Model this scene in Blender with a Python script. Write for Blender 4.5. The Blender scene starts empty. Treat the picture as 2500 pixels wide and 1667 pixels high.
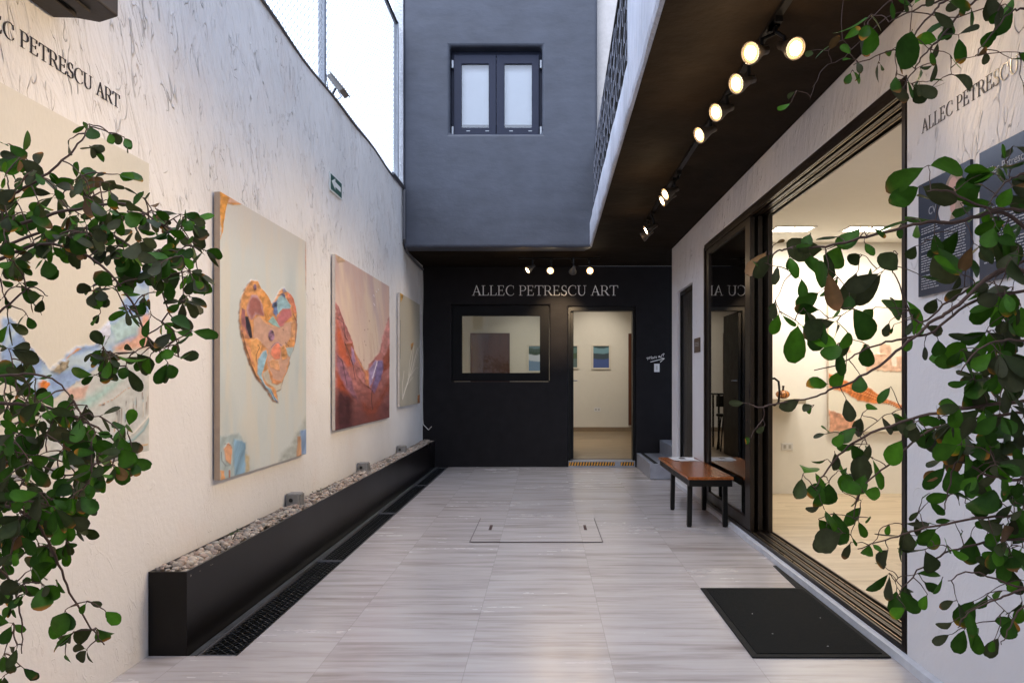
import bpy, bmesh, math, random
import numpy as np
from mathutils import Vector, Matrix, noise as mnoise

scn = bpy.context.scene
COL = scn.collection
F, CX, CY, H = 1700.0, 1250.0, 873.0, 1.25      # survey constants: focal length, vanishing point, eye height

def at(x, y, Y): return Vector(((x-CX)/F*Y, Y, H-(y-CY)/F*Y))
def on_floor(x, y, z=0.0): return at(x, y, (H-z)*F/(y-CY))
def on_side(x, y, X): return at(x, y, F*X/(x-CX))
def xw(Y): return -1.80+(Y-3.36)*0.0064           # face of the long white wall
def on_left(x, y):
    X = -1.79
    for _ in range(4): X = xw(F*X/(x-CX))
    return at(x, y, F*X/(x-CX))

# ------------------------------------------------------------------ materials
def srgb(r, g, b):
    f = lambda c: ((c/255+0.055)/1.055)**2.4 if c/255 > 0.04045 else c/255/12.92
    return (f(r), f(g), f(b), 1)
class NT:
    def __init__(s, name):
        s.m = bpy.data.materials.new(name); s.m.use_nodes = True
        s.t = s.m.node_tree; s.t.nodes.clear()
        s.out = s.t.nodes.new('ShaderNodeOutputMaterial')
    def n(s, typ, **kw):
        nd = s.t.nodes.new(typ)
        for k, v in kw.items():
            if k.startswith('i_'):
                nd.inputs[k[2:].replace('_', ' ')].default_value = v
            else: setattr(nd, k, v)
        return nd
    def l(s, a, b): s.t.links.new(a, b)
    def math(s, op, a, b=None, c=None):
        nd = s.t.nodes.new('ShaderNodeMath'); nd.operation = op
        for i, v in enumerate((a, b, c)):
            if v is None: continue
            if hasattr(v, 'is_linked'): s.l(v, nd.inputs[i])
            else: nd.inputs[i].default_value = v
        return nd.outputs[0]
    def coord(s, sc=(1, 1, 1), kind='Object'):
        tc = s.n('ShaderNodeTexCoord'); mp = s.n('ShaderNodeMapping')
        s.l(tc.outputs[kind], mp.inputs[0]); mp.inputs['Scale'].default_value = sc
        return mp.outputs[0]
    def noise(s, co, scale=5, detail=4, rough=0.5, dist=0):
        nd = s.n('ShaderNodeTexNoise'); s.l(co, nd.inputs['Vector'])
        nd.inputs['Scale'].default_value = scale; nd.inputs['Detail'].default_value = detail
        nd.inputs['Roughness'].default_value = rough; nd.inputs['Distortion'].default_value = dist
        return nd.outputs['Fac']
    def ramp(s, fac, stops):
        nd = s.n('ShaderNodeValToRGB'); s.l(fac, nd.inputs[0]); r = nd.color_ramp
        while len(r.elements) < len(stops): r.elements.new(0.5)
        for e, (p, c) in zip(r.elements, stops): e.position = p; e.color = c if len(c) == 4 else (*c, 1)
        return nd.outputs[0]
    def mix(s, fac, a, b, mode='MIX'):
        nd = s.n('ShaderNodeMix', data_type='RGBA', blend_type=mode)
        for i, v in ((0, fac), (6, a), (7, b)):
            if hasattr(v, 'is_linked'): s.l(v, nd.inputs[i])
            else: nd.inputs[i].default_value = v if i == 0 or len(v) == 4 else (*v, 1)
        return nd.outputs[2]
    def bsdf(s, col, rough=0.5, metal=0.0, bump=None, bstr=0.3, bdist=0.01, spec=0.5, **kw):
        b = s.n('ShaderNodeBsdfPrincipled')
        for key, v in (('Base Color', col), ('Roughness', rough), ('Metallic', metal), ('Specular IOR Level', spec)):
            if hasattr(v, 'is_linked'): s.l(v, b.inputs[key])
            else: b.inputs[key].default_value = v if not isinstance(v, tuple) or len(v) == 4 else (*v, 1)
        for k, v in kw.items(): b.inputs[k.replace('_', ' ')].default_value = v
        if bump is not None:
            bp = s.n('ShaderNodeBump'); bp.inputs['Strength'].default_value = bstr; bp.inputs['Distance'].default_value = bdist
            s.l(bump, bp.inputs['Height']); s.l(bp.outputs[0], b.inputs['Normal'])
        s.l(b.outputs[0], s.out.inputs[0]); s.b = b
        return s.m
def simple(name, col, rough=0.5, metal=0.0, nscale=30, var=0.12, bstr=0.12, sc=(1, 1, 1), spec=0.5, bdist=0.004):
    t = NT(name); co = t.coord(sc); n = t.noise(co, nscale, 5, 0.6)
    n2 = t.noise(co, nscale*0.13, 3, 0.5)
    f = t.math('ADD', t.math('MULTIPLY', n, 0.5), t.math('MULTIPLY', n2, 0.5))
    c = t.ramp(f, [(0.3, tuple(max(0, v*(1-var)) for v in col[:3])), (0.7, tuple(min(1, v*(1+var)) for v in col[:3]))])
    r = t.math('ADD', t.math('MULTIPLY', n2, 0.25), rough-0.12)
    return t.bsdf(c, r, metal, n, bstr, bdist, spec)
def emis(name, col, strength):
    t = NT(name); e = t.n('ShaderNodeEmission'); e.inputs[0].default_value = col; e.inputs[1].default_value = strength
    t.l(e.outputs[0], t.out.inputs[0]); return t.m
def glassmat(name, tint=(0.93, 0.96, 0.95), refl=1.0, ior=1.5):
    # thin pane: fresnel mix of a clear pass-through and a mirror
    t = NT(name); tr = t.n('ShaderNodeBsdfTransparent'); tr.inputs[0].default_value = (*tint, 1)
    gl = t.n('ShaderNodeBsdfGlossy'); gl.inputs['Roughness'].default_value = 0.01; gl.inputs[0].default_value = (0.95, 0.95, 0.95, 1)
    fr = t.n('ShaderNodeFresnel'); fr.inputs[0].default_value = ior
    mx = t.n('ShaderNodeMixShader'); f = t.math('MINIMUM', t.math('MULTIPLY', fr.outputs[0], refl), 1.0)
    t.l(f, mx.inputs[0]); t.l(tr.outputs[0], mx.inputs[1]); t.l(gl.outputs[0], mx.inputs[2]); t.l(mx.outputs[0], t.out.inputs[0])
    return t.m

def plaster_marks(name, base, marks=1.0, warm=0.3, axis=1):
    t = NT(name)
    co = t.coord()
    sep = t.n('ShaderNodeSeparateXYZ'); t.l(co, sep.inputs[0])
    big = t.noise(co, 1.1, 4, 0.55); fine = t.noise(co, 38, 4, 0.6)
    # trowel strokes: noise stretched along z, warped, cut to thin curved lines
    sc = (1, 3.0, 0.85)
    rot = t.n('ShaderNodeMapping'); t.l(co, rot.inputs[0]); rot.inputs['Rotation'].default_value = (-0.30, 0, 0)
    mp = t.n('ShaderNodeMapping'); t.l(rot.outputs[0], mp.inputs[0]); mp.inputs['Scale'].default_value = sc
    s1 = t.noise(mp.outputs[0], 2.6, 2.0, 0.5, 1.1)
    line = t.ramp(t.math('ABSOLUTE', t.math('SUBTRACT', s1, 0.5)), [(0.0, (1, 1, 1)), (0.013, (0, 0, 0))])
    gate = t.ramp(t.noise(co, 5.0, 3, 0.6), [(0.53, (0, 0, 0)), (0.62, (1, 1, 1))])
    zr = t.ramp(t.math('MULTIPLY', sep.outputs[2], 0.25), [(0.36, (0.12, 0.12, 0.12)), (0.60, (1, 1, 1))])
    s2 = t.noise(mp.outputs[0], 3.6, 2, 0.5, 1.2)
    line2 = t.ramp(t.math('ABSOLUTE', t.math('SUBTRACT', s2, 0.52)), [(0.0, (1, 1, 1)), (0.011, (0, 0, 0))])
    gate2 = t.ramp(t.noise(co, 4.5, 3, 0.6), [(0.50, (0, 0, 0)), (0.62, (1, 1, 1))])
    m1 = t.math('MULTIPLY', t.math('MULTIPLY', line, gate), zr)
    m2 = t.math('MULTIPLY', t.math('MULTIPLY', line2, gate2), zr)
    ridge = t.noise(mp.outputs[0], 3.0, 4, 0.6, 0.5)
    c0 = t.ramp(big, [(0.3, tuple(v*0.93 for v in base)), (0.7, tuple(min(1, v*1.04) for v in base))])
    c1 = t.mix(t.math('MULTIPLY', m1, 0.19*marks), c0, (0.22, 0.19, 0.19))
    c2 = t.mix(t.math('MULTIPLY', m2, 0.34*marks), c1, (0.52, 0.36, 0.25))
    stain = t.ramp(t.noise(co, 1.7, 5, 0.6), [(0.56, (0, 0, 0)), (0.75, (1, 1, 1))])
    c3 = t.mix(t.math('MULTIPLY', stain, warm), c2, (0.72, 0.60, 0.54))
    h = t.math('ADD', t.math('MULTIPLY', ridge, t.math('MULTIPLY', zr, 0.8)), t.math('ADD', t.math('MULTIPLY', fine, 0.06), t.math('MULTIPLY', m1, 0.55)))
    h = t.math('ADD', h, t.math('MULTIPLY', m2, 0.3))
    return t.bsdf(c3, 0.68, 0, h, 0.75, 0.05, 0.25)

M = {}
M['wall_white'] = plaster_marks('white_trowelled_plaster', (0.75, 0.74, 0.725))
M['wall_near'] = plaster_marks('white_smooth_plaster', (0.72, 0.71, 0.72), 0.3, 0.1)
M['grey_paint'] = simple('blue_grey_wall_paint', (0.056, 0.063, 0.083), 0.5, 0, 4, 0.3, 0.25, sc=(.7, 1, 1.2), spec=0.35, bdist=0.03)
M['black_paint'] = simple('black_wall_paint', (0.0125, 0.0115, 0.013), 0.6, 0, 7, 0.3, 0.3, spec=0.12, bdist=0.012)
M['soffit'] = simple('black_soffit_paint', (0.019, 0.0138, 0.0095), 0.8, 0, 3, 0.5, 0.6, spec=0.06, bdist=0.03)  # brown tint stands in for warm lamp glow on the black paint
M['cream'] = simple('cream_room_paint', (0.70, 0.67, 0.60), 0.8, 0, 12, 0.03, 0.05)
M['white_in'] = simple('white_room_paint', (0.80, 0.78, 0.73), 0.8, 0, 12, 0.03, 0.05)
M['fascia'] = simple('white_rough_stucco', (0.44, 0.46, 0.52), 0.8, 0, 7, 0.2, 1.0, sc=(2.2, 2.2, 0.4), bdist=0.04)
M['stucco'] = simple('pale_stucco', (0.62, 0.63, 0.65), 0.8, 0, 45, 0.25, 1.0, bdist=0.02)
M['black_metal'] = simple('black_painted_metal', (0.006, 0.006, 0.006), 0.4, 0.0, 60, 0.3, 0.06, spec=.25)
M['planter'] = simple('planter_satin_black', (0.0042, 0.0034, 0.0034), 0.3, 0.0, 5, 0.4, 0.12, spec=.24)
M['bronze'] = simple('dark_bronze_aluminium', (0.014, 0.009, 0.0065), 0.34, 0.2, 40, 0.2, 0.05)
M['bronze_lit'] = simple('lit_bronze_track', (0.30, 0.23, 0.16), 0.3, 0.8, 40, 0.1, 0.04)  # paler copy of the bronze, room light on the ridges put into the colour
M['grey_frame'] = simple('slate_window_frame', (0.020, 0.024, 0.044), 0.5, 0.0, 50, 0.15, 0.1, sc=(3, 1, 0.4), spec=.2)
M['steel'] = simple('galvanised_steel', (0.30, 0.32, 0.35), 0.4, 0.4, 20, 0.2, 0.1)
M['cable'] = simple('cable_grey', (0.09, 0.09, 0.10), 0.5)
M['white_plastic'] = simple('white_plastic', (0.72, 0.72, 0.72), 0.4, 0, 40, 0.04, 0.02)
M['letters_white'] = simple('white_lettering', (0.84, 0.83, 0.81), 0.45, 0, 40, 0.03, 0.02)
M['letters_black'] = simple('black_lettering', (0.045, 0.035, 0.032), 0.25, 0, 40, 0.1, 0.02)
M['canvas_edge'] = simple('raw_canvas_edge', (0.42, 0.31, 0.22), 0.85, 0, 160, 0.1, 0.3)
M['canvas_edge_pale'] = simple('primed_canvas_edge', (0.64, 0.55, 0.46), 0.85, 0, 60, 0.15, 0.3)
M['rubber'] = simple('black_rubber_mat', (0.006, 0.0065, 0.007), 0.75, 0, 260, 0.4, 0.6, spec=0.25)
M['brown_door'] = simple('dark_brown_wood_door', (0.085, 0.026, 0.010), 0.35, 0, 8, 0.4, 0.15, sc=(6, 6, 0.5))
M['step'] = simple('grey_stone_step', (0.26, 0.27, 0.31), 0.35, 0, 9, 0.28, 0.2)
M['box_grey'] = simple('grey_lamp_casing', (0.23, 0.22, 0.205), 0.6, 0, 60, 0.15, 0.3)
M['brown_box'] = simple('brown_painted_steel', (0.014, 0.008, 0.006), 0.6, 0, 30, 0.25, 0.3)
M['sign_green'] = simple('sign_green', (0.015, 0.085, 0.060), 0.35)
M['sign_white'] = simple('sign_white', (0.72, 0.75, 0.74), 0.35)
M['sign_rim'] = simple('sign_rim', (0.35, 0.36, 0.36), 0.4)
M['tape_yellow'] = simple('hazard_tape_yellow', (0.62, 0.30, 0.04), 0.5)
M['tape_black'] = simple('hazard_tape_black', (0.012, 0.012, 0.012), 0.5)
M['frame_wood'] = simple('pale_picture_frame', (0.66, 0.62, 0.54), 0.6)
M['print'] = None
M['poster'] = simple('poster_navy_laminate', (0.036, 0.044, 0.066), 0.18, 0, 3, 0.15, 0.02)
M['poster_ink'] = simple('poster_print_white', (0.34, 0.35, 0.38), 0.4)
M['skin_print'] = simple('poster_face_print', (0.55, 0.33, 0.28), 0.4)
M['hair_print'] = simple('poster_hair_print', (0.30, 0.22, 0.17), 0.4, 0, 60, 0.4, 0, sc=(1, 1, 0.2))
M['shirt_print'] = simple('poster_shirt_print', (0.55, 0.53, 0.53), 0.4)
M['dark_print'] = simple('poster_dark_print', (0.05, 0.03, 0.03), 0.4)
M['sky_sheet'] = simple('sky_reflection_white', (0.88, 0.90, 0.92), 0.9, 0, 20, 0.02, 0.02)  # pale tone for the sky reflected in the upper panes
M['plaque'] = simple('bronze_plaque', (0.085, 0.05, 0.035), 0.4, 0.3)
M['glass'] = glassmat('clear_window_glass', ior=1.42)
M['glass_mirror'] = glassmat('reflective_pane', (0.55, 0.56, 0.53), 1.7, 1.6)
M['glass_sky'] = glassmat('sky_reflecting_glass', (0.97, 0.98, 0.99), 1.6, 1.5)
M['paper'] = simple('white_paper', (0.75, 0.75, 0.74), 0.7)
M['pumpkin'] = None
M['bulb'] = emis('warm_lamp_glass', (1.0, 0.80, 0.54, 1), 36)
M['bulb_rim'] = emis('warm_reflector_glow', (1.0, 0.50, 0.16, 1), 1.6)
M['panel_light'] = emis('ceiling_panel_glow', (1.0, 0.86, 0.66, 1), 14)
M['bulb_off'] = simple('unlit_lamp_glass', (0.45, 0.44, 0.42), 0.25)
M['lamp_shell'] = simple('lamp_shell_grey', (0.10, 0.09, 0.08), 0.35, 0.5)
M['bark'] = simple('reddish_brown_twig', (0.060, 0.030, 0.020), 0.7, 0, 60, 0.3, 0.4)
M['cream_cord'] = simple('white_cord', (0.5, 0.48, 0.45), 0.6)

def wood_floor(name, ca, cb, cc, tx, ty, ox, oy, rough=0.2, joint=0.6):
    t = NT(name)
    co = t.coord(); sep = t.n('ShaderNodeSeparateXYZ'); t.l(co, sep.inputs[0])
    X, Y = sep.outputs[0], sep.outputs[1]
    u = t.math('DIVIDE', t.math('SUBTRACT', X, ox), tx); v = t.math('DIVIDE', t.math('SUBTRACT', Y, oy), ty)
    row = t.math('FLOOR', v)
    ustag = t.math('ADD', u, 0.0)
    fu, fv = t.math('FRACT', ustag), t.math('FRACT', v)
    cell = t.math('ADD', t.math('MULTIPLY', t.math('FLOOR', ustag), 7.31), t.math('MULTIPLY', row, 3.17))
    wn = t.n('ShaderNodeTexWhiteNoise', noise_dimensions='1D'); t.l(cell, wn.inputs['W'])
    comb = t.n('ShaderNodeCombineXYZ')
    t.l(t.math('ADD', t.math('MULTIPLY', X, 0.75), t.math('MULTIPLY', wn.outputs[0], 30)), comb.inputs[0])
    t.l(t.math('MULTIPLY', Y, 7.0), comb.inputs[1])
    t.l(t.math('MULTIPLY', wn.outputs[0], 9), comb.inputs[2])
    g = t.noise(comb.outputs[0], 1.5, 5, 0.62, 0.35)
    comb2 = t.n('ShaderNodeCombineXYZ')
    t.l(t.math('ADD', t.math('MULTIPLY', X, 1.6), t.math('MULTIPLY', wn.outputs[0], 11)), comb2.inputs[0]); t.l(t.math('MULTIPLY', Y, 22.0), comb2.inputs[1])
    g2 = t.noise(comb2.outputs[0], 1.7, 4, 0.6, 0.2)
    f = t.math('ADD', t.math('MULTIPLY', g, 0.76), t.math('MULTIPLY', g2, 0.24))
    f = t.math('ADD', f, t.math('MULTIPLY', t.math('SUBTRACT', wn.outputs[0], 0.5), 0.05))
    c = t.ramp(f, [(0.30, ca), (0.50, cb), (0.70, cc)])
    dirt = t.noise(co, 0.9, 6, 0.7); c = t.mix(t.math('MULTIPLY', t.math('SUBTRACT', dirt, 0.35), 0.35), c, tuple(v*0.62 for v in ca[:3]))
    jx = t.math('LESS_THAN', t.math('ABSOLUTE', t.math('SUBTRACT', fu, 0.5)), 0.5-0.0026/tx*0.7)
    jy = t.math('LESS_THAN', t.math('ABSOLUTE', t.math('SUBTRACT', fv, 0.5)), 0.5-0.0026/ty*0.7)
    j = t.math('SUBTRACT', 1.0, t.math('MULTIPLY', jx, jy))
    c = t.mix(t.math('MULTIPLY', j, joint), c, tuple(v*0.45 for v in ca[:3]))
    r = t.math('ADD', rough, t.math('ADD', t.math('MULTIPLY', g, 0.12), t.math('MULTIPLY', dirt, 0.14)))
    h = t.math('MULTIPLY', g2, 0.4)
    return t.bsdf(c, r, 0, None, spec=0.45)
M['floor'] = wood_floor('streaked_grey_plank_tiles', (0.29, 0.25, 0.235, 1), (0.46, 0.422, 0.412, 1), (0.525, 0.49, 0.485, 1), 0.64, 0.363, 0.297, 3.54, 0.12, 0.26)
M['floor_in'] = wood_floor('pale_oak_plank_floor', (0.40, 0.31, 0.21, 1), (0.56, 0.46, 0.33, 1), (0.68, 0.58, 0.44, 1), 1.2, 0.3, 0.1, 0.1, 0.30, 0.15)
M['floor_back'] = wood_floor('brown_oak_plank_floor', (0.20, 0.14, 0.085, 1), (0.32, 0.235, 0.15, 1), (0.42, 0.33, 0.22, 1), 1.2, 0.3, 0.1, 0.1, 0.30, 0.2)
def bench_mat():
    t = NT('orange_varnished_wood'); co = t.coord((9, 0.7, 9)); n = t.noise(co, 4, 5, 0.6, 1.2)
    c = t.ramp(n, [(0.3, (0.20, 0.050, 0.012)), (0.55, (0.36, 0.105, 0.026)), (0.75, (0.44, 0.15, 0.045))])
    return t.bsdf(c, 0.26, 0, n, 0.05, 0.002)
M['bench'] = bench_mat()
def stone_mat():
    t = NT('river_pebbles'); oi = t.n('ShaderNodeAttribute', attribute_name='tone'); co = t.coord(); n = t.noise(co, 55, 4, 0.6)
    c = t.mix(0.25, oi.outputs['Color'], t.ramp(n, [(0.3, (0.16, 0.13, 0.11)), (0.7, (0.62, 0.56, 0.50))]))
    return t.bsdf(c, 0.75, 0, n, 0.3, 0.004)
M['stone'] = stone_mat()
def attr_mat(name, rough, bstr=0.15, scale=120, spec=0.4, aniso=(1, 1, 1)):
    t = NT(name); a = t.n('ShaderNodeAttribute', attribute_name='tone'); co = t.coord(aniso); n = t.noise(co, scale, 4, 0.6)
    c = t.mix(0.06, a.outputs['Color'], t.ramp(n, [(0.3, (0.3, 0.3, 0.3)), (0.7, (1, 1, 1))]), 'MULTIPLY')
    return t.bsdf(c, rough, 0, n, bstr, 0.002, spec)
M['paint'] = attr_mat('impasto_oil_paint', 0.5, 0.35, 90, 0.35, (1, 1, 0.4))
M['print'] = attr_mat('framed_print', 0.6, 0.02)
M['pumpkin'] = attr_mat('glazed_ceramic', 0.25, 0.02)
def leaf_mat():
    t = NT('green_leaf'); a = t.n('ShaderNodeAttribute', attribute_name='tone')
    co = t.coord(); n = t.noise(co, 60, 3, 0.6)
    c = t.mix(0.35, a.outputs['Color'], t.ramp(n, [(0.3, (0.4, 0.4, 0.4)), (0.7, (1.25, 1.25, 1.25))]), 'MULTIPLY')
    m = t.bsdf(c, 0.5, 0, n, 0.12, 0.003, 0.12)
    tl = t.n('ShaderNodeBsdfTranslucent'); mx = t.n('ShaderNodeMixShader'); mx.inputs[0].default_value = 0.2
    t.l(t.mix(1.0, c, (1.2, 1.5, 0.6), 'MULTIPLY'), tl.inputs[0])
    t.l(t.b.outputs[0], mx.inputs[1]); t.l(tl.outputs[0], mx.inputs[2]); t.l(mx.outputs[0], t.out.inputs[0])
    return m
M['leaf'] = leaf_mat()

# ------------------------------------------------------------------ mesh helpers
class MB:
    def __init__(s): s.v = []; s.f = []; s.tone = None
    def quad(s, a, b, c, d): s.poly([a, b, c, d])
    def poly(s, pts):
        k = len(s.v); s.v += [tuple(p) for p in pts]; s.f.append(tuple(range(k, k+len(pts))))
    def box(s, x0, x1, y0, y1, z0, z1):
        if x0 > x1: x0, x1 = x1, x0
        if y0 > y1: y0, y1 = y1, y0
        if z0 > z1: z0, z1 = z1, z0
        k = len(s.v)
        s.v += [(x0, y0, z0), (x1, y0, z0), (x1, y1, z0), (x0, y1, z0), (x0, y0, z1), (x1, y0, z1), (x1, y1, z1), (x0, y1, z1)]
        s.f += [tuple(k+i for i in q) for q in ((3, 2, 1, 0), (4, 5, 6, 7), (0, 1, 5, 4), (1, 2, 6, 5), (2, 3, 7, 6), (3, 0, 4, 7))]
        return s
    def prism(s, pts, d):                       # polygon (3-D points) pushed along vector d
        k = len(s.v); n = len(pts); d = Vector(d)
        s.v += [tuple(p) for p in pts]+[tuple(Vector(p)+d) for p in pts]
        s.f.append(tuple(k+n-1-i for i in range(n))); s.f.append(tuple(k+n+i for i in range(n)))
        for i in range(n):
            j = (i+1) % n; s.f.append((k+i, k+j, k+n+j, k+n+i))
        return s
    def tube(s, pts, r, n=8, cap=True):
        pts = [Vector(p) for p in pts]; m = len(pts)
        rs = r if isinstance(r, (list, tuple)) else [r]*m
        k = len(s.v); up = None
        for i, p in enumerate(pts):
            d = (pts[min(i+1, m-1)]-pts[max(i-1, 0)])
            if d.length < 1e-9: d = Vector((0, 0, 1))
            d.normalize()
            if up is None: up = d.orthogonal().normalized()
            up = (up-d*up.dot(d))
            up = up.normalized() if up.length > 1e-6 else d.orthogonal().normalized()
            w = d.cross(up)
            for j in range(n):
                a = 2*math.pi*j/n; s.v.append(tuple(p+(up*math.cos(a)+w*math.sin(a))*rs[i]))
        for i in range(m-1):
            for j in range(n):
                a, b = k+i*n+j, k+i*n+(j+1) % n; s.f.append((a, b, b+n, a+n))
        if cap: s.f.append(tuple(k+n-1-j for j in range(n))); s.f.append(tuple(k+(m-1)*n+j for j in range(n)))
        return s
    def lathe(s, prof, n=24, mtx=None, close=False):
        k = len(s.v); mtx = mtx or Matrix()
        for r, z in prof:
            for j in range(n):
                a = 2*math.pi*j/n; s.v.append(tuple(mtx @ Vector((r*math.cos(a), r*math.sin(a), z))))
        for i in range(len(prof)-1):
            for j in range(n):
                a, b = k+i*n+j, k+i*n+(j+1) % n; s.f.append((a, b, b+n, a+n))
        if close: s.f.append(tuple(k+n-1-j for j in range(n))); s.f.append(tuple(k+(len(prof)-1)*n+j for j in range(n)))
        return s
    def build(s, name, mat, parent=None, smooth=False, bevel=0, seg=2):
        root = Vector((0, 0, 0)); p = parent
        while p is not None: root += p.location; p = p.parent
        me = bpy.data.meshes.new(name); me.from_pydata([tuple(Vector(v)-root) for v in s.v], [], s.f); me.update()
        if s.tone is not None:
            at_ = me.color_attributes.new('tone', 'FLOAT_COLOR', 'POINT')
            at_.data.foreach_set('color', np.asarray(s.tone, dtype=np.float32).ravel())
        me.materials.append(mat)
        if smooth: me.polygons.foreach_set('use_smooth', [True]*len(me.polygons))
        o = bpy.data.objects.new(name, me); COL.objects.link(o); o.parent = parent
        if bevel:
            bm = bmesh.new(); bm.from_mesh(me); bmesh.ops.remove_doubles(bm, verts=bm.verts, dist=1e-5); bm.to_mesh(me); bm.free()
            b = o.modifiers.new('bevel', 'BEVEL'); b.width = bevel; b.segments = seg; b.limit_method = 'ANGLE'; b.angle_limit = 0.6
        return o
def box(name, mat, parent, x0, x1, y0, y1, z0, z1, bevel=0): return MB().box(x0, x1, y0, y1, z0, z1).build(name, mat, parent, bevel=bevel)
def tag(o, label=None, cat=None, group=None, kind=None):
    if label: o['label'] = label
    if cat: o['category'] = cat
    if group: o['group'] = group
    if kind: o['kind'] = kind
    return o
def empty(name, loc, label, cat, group=None):
    o = bpy.data.objects.new(name, None); COL.objects.link(o); o.location = loc; o.empty_display_size = 0.1
    return tag(o, label, cat, group)
def panel(u0, u1, v0, v1, holes, fn, thick):
    """slab with rectangular openings; fn(u, v, d) -> point, d = depth 0..thick"""
    us = sorted({u0, u1, *[h[0] for h in holes], *[h[1] for h in holes]}); vs = sorted({v0, v1, *[h[2] for h in holes], *[h[3] for h in holes]})
    us = [u for u in us if u0 <= u <= u1]; vs = [v for v in vs if v0 <= v <= v1]
    m = MB(); idx = {}
    def vert(i, j, k):
        if (i, j, k) not in idx: idx[i, j, k] = len(m.v); m.v.append(tuple(fn(us[i], vs[j], thick*k)))
        return idx[i, j, k]
    solid = lambda i, j: 0 <= i < len(us)-1 and 0 <= j < len(vs)-1 and not any(h[0]-1e-6 <= us[i] and us[i+1] <= h[1]+1e-6 and h[2]-1e-6 <= vs[j] and vs[j+1] <= h[3]+1e-6 for h in holes)
    for i in range(len(us)-1):
        for j in range(len(vs)-1):
            if not solid(i, j): continue
            m.f.append((vert(i, j, 0), vert(i+1, j, 0), vert(i+1, j+1, 0), vert(i, j+1, 0)))
            m.f.append((vert(i, j, 1), vert(i, j+1, 1), vert(i+1, j+1, 1), vert(i+1, j, 1)))
            for di, dj, a, b in ((-1, 0, (i, j), (i, j+1)), (1, 0, (i+1, j+1), (i+1, j)), (0, -1, (i+1, j), (i, j)), (0, 1, (i, j+1), (i+1, j+1))):
                if not solid(i+di, j+dj): m.f.append((vert(*a, 0), vert(*b, 0), vert(*b, 1), vert(*a, 1)))
    return m
def noise_grid(x, y, sc, seed=0, octaves=4):
    out = np.zeros_like(x, dtype=float); amp = 1; tot = 0
    for o in range(octaves):
        rs = np.random.RandomState(seed+o*17); tab = rs.rand(64, 64)
        px, py = x*sc*2**o+seed*1.7, y*sc*2**o+seed*3.1
        ix, iy = np.floor(px).astype(int), np.floor(py).astype(int); fx, fy = px-ix, py-iy
        fx = fx*fx*(3-2*fx); fy = fy*fy*(3-2*fy)
        g = lambda a, b: tab[a % 64, b % 64]
        out += amp*((g(ix, iy)*(1-fx)+g(ix+1, iy)*fx)*(1-fy)+(g(ix, iy+1)*(1-fx)+g(ix+1, iy+1)*fx)*fy); tot += amp; amp *= 0.5
    return out/tot

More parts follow.
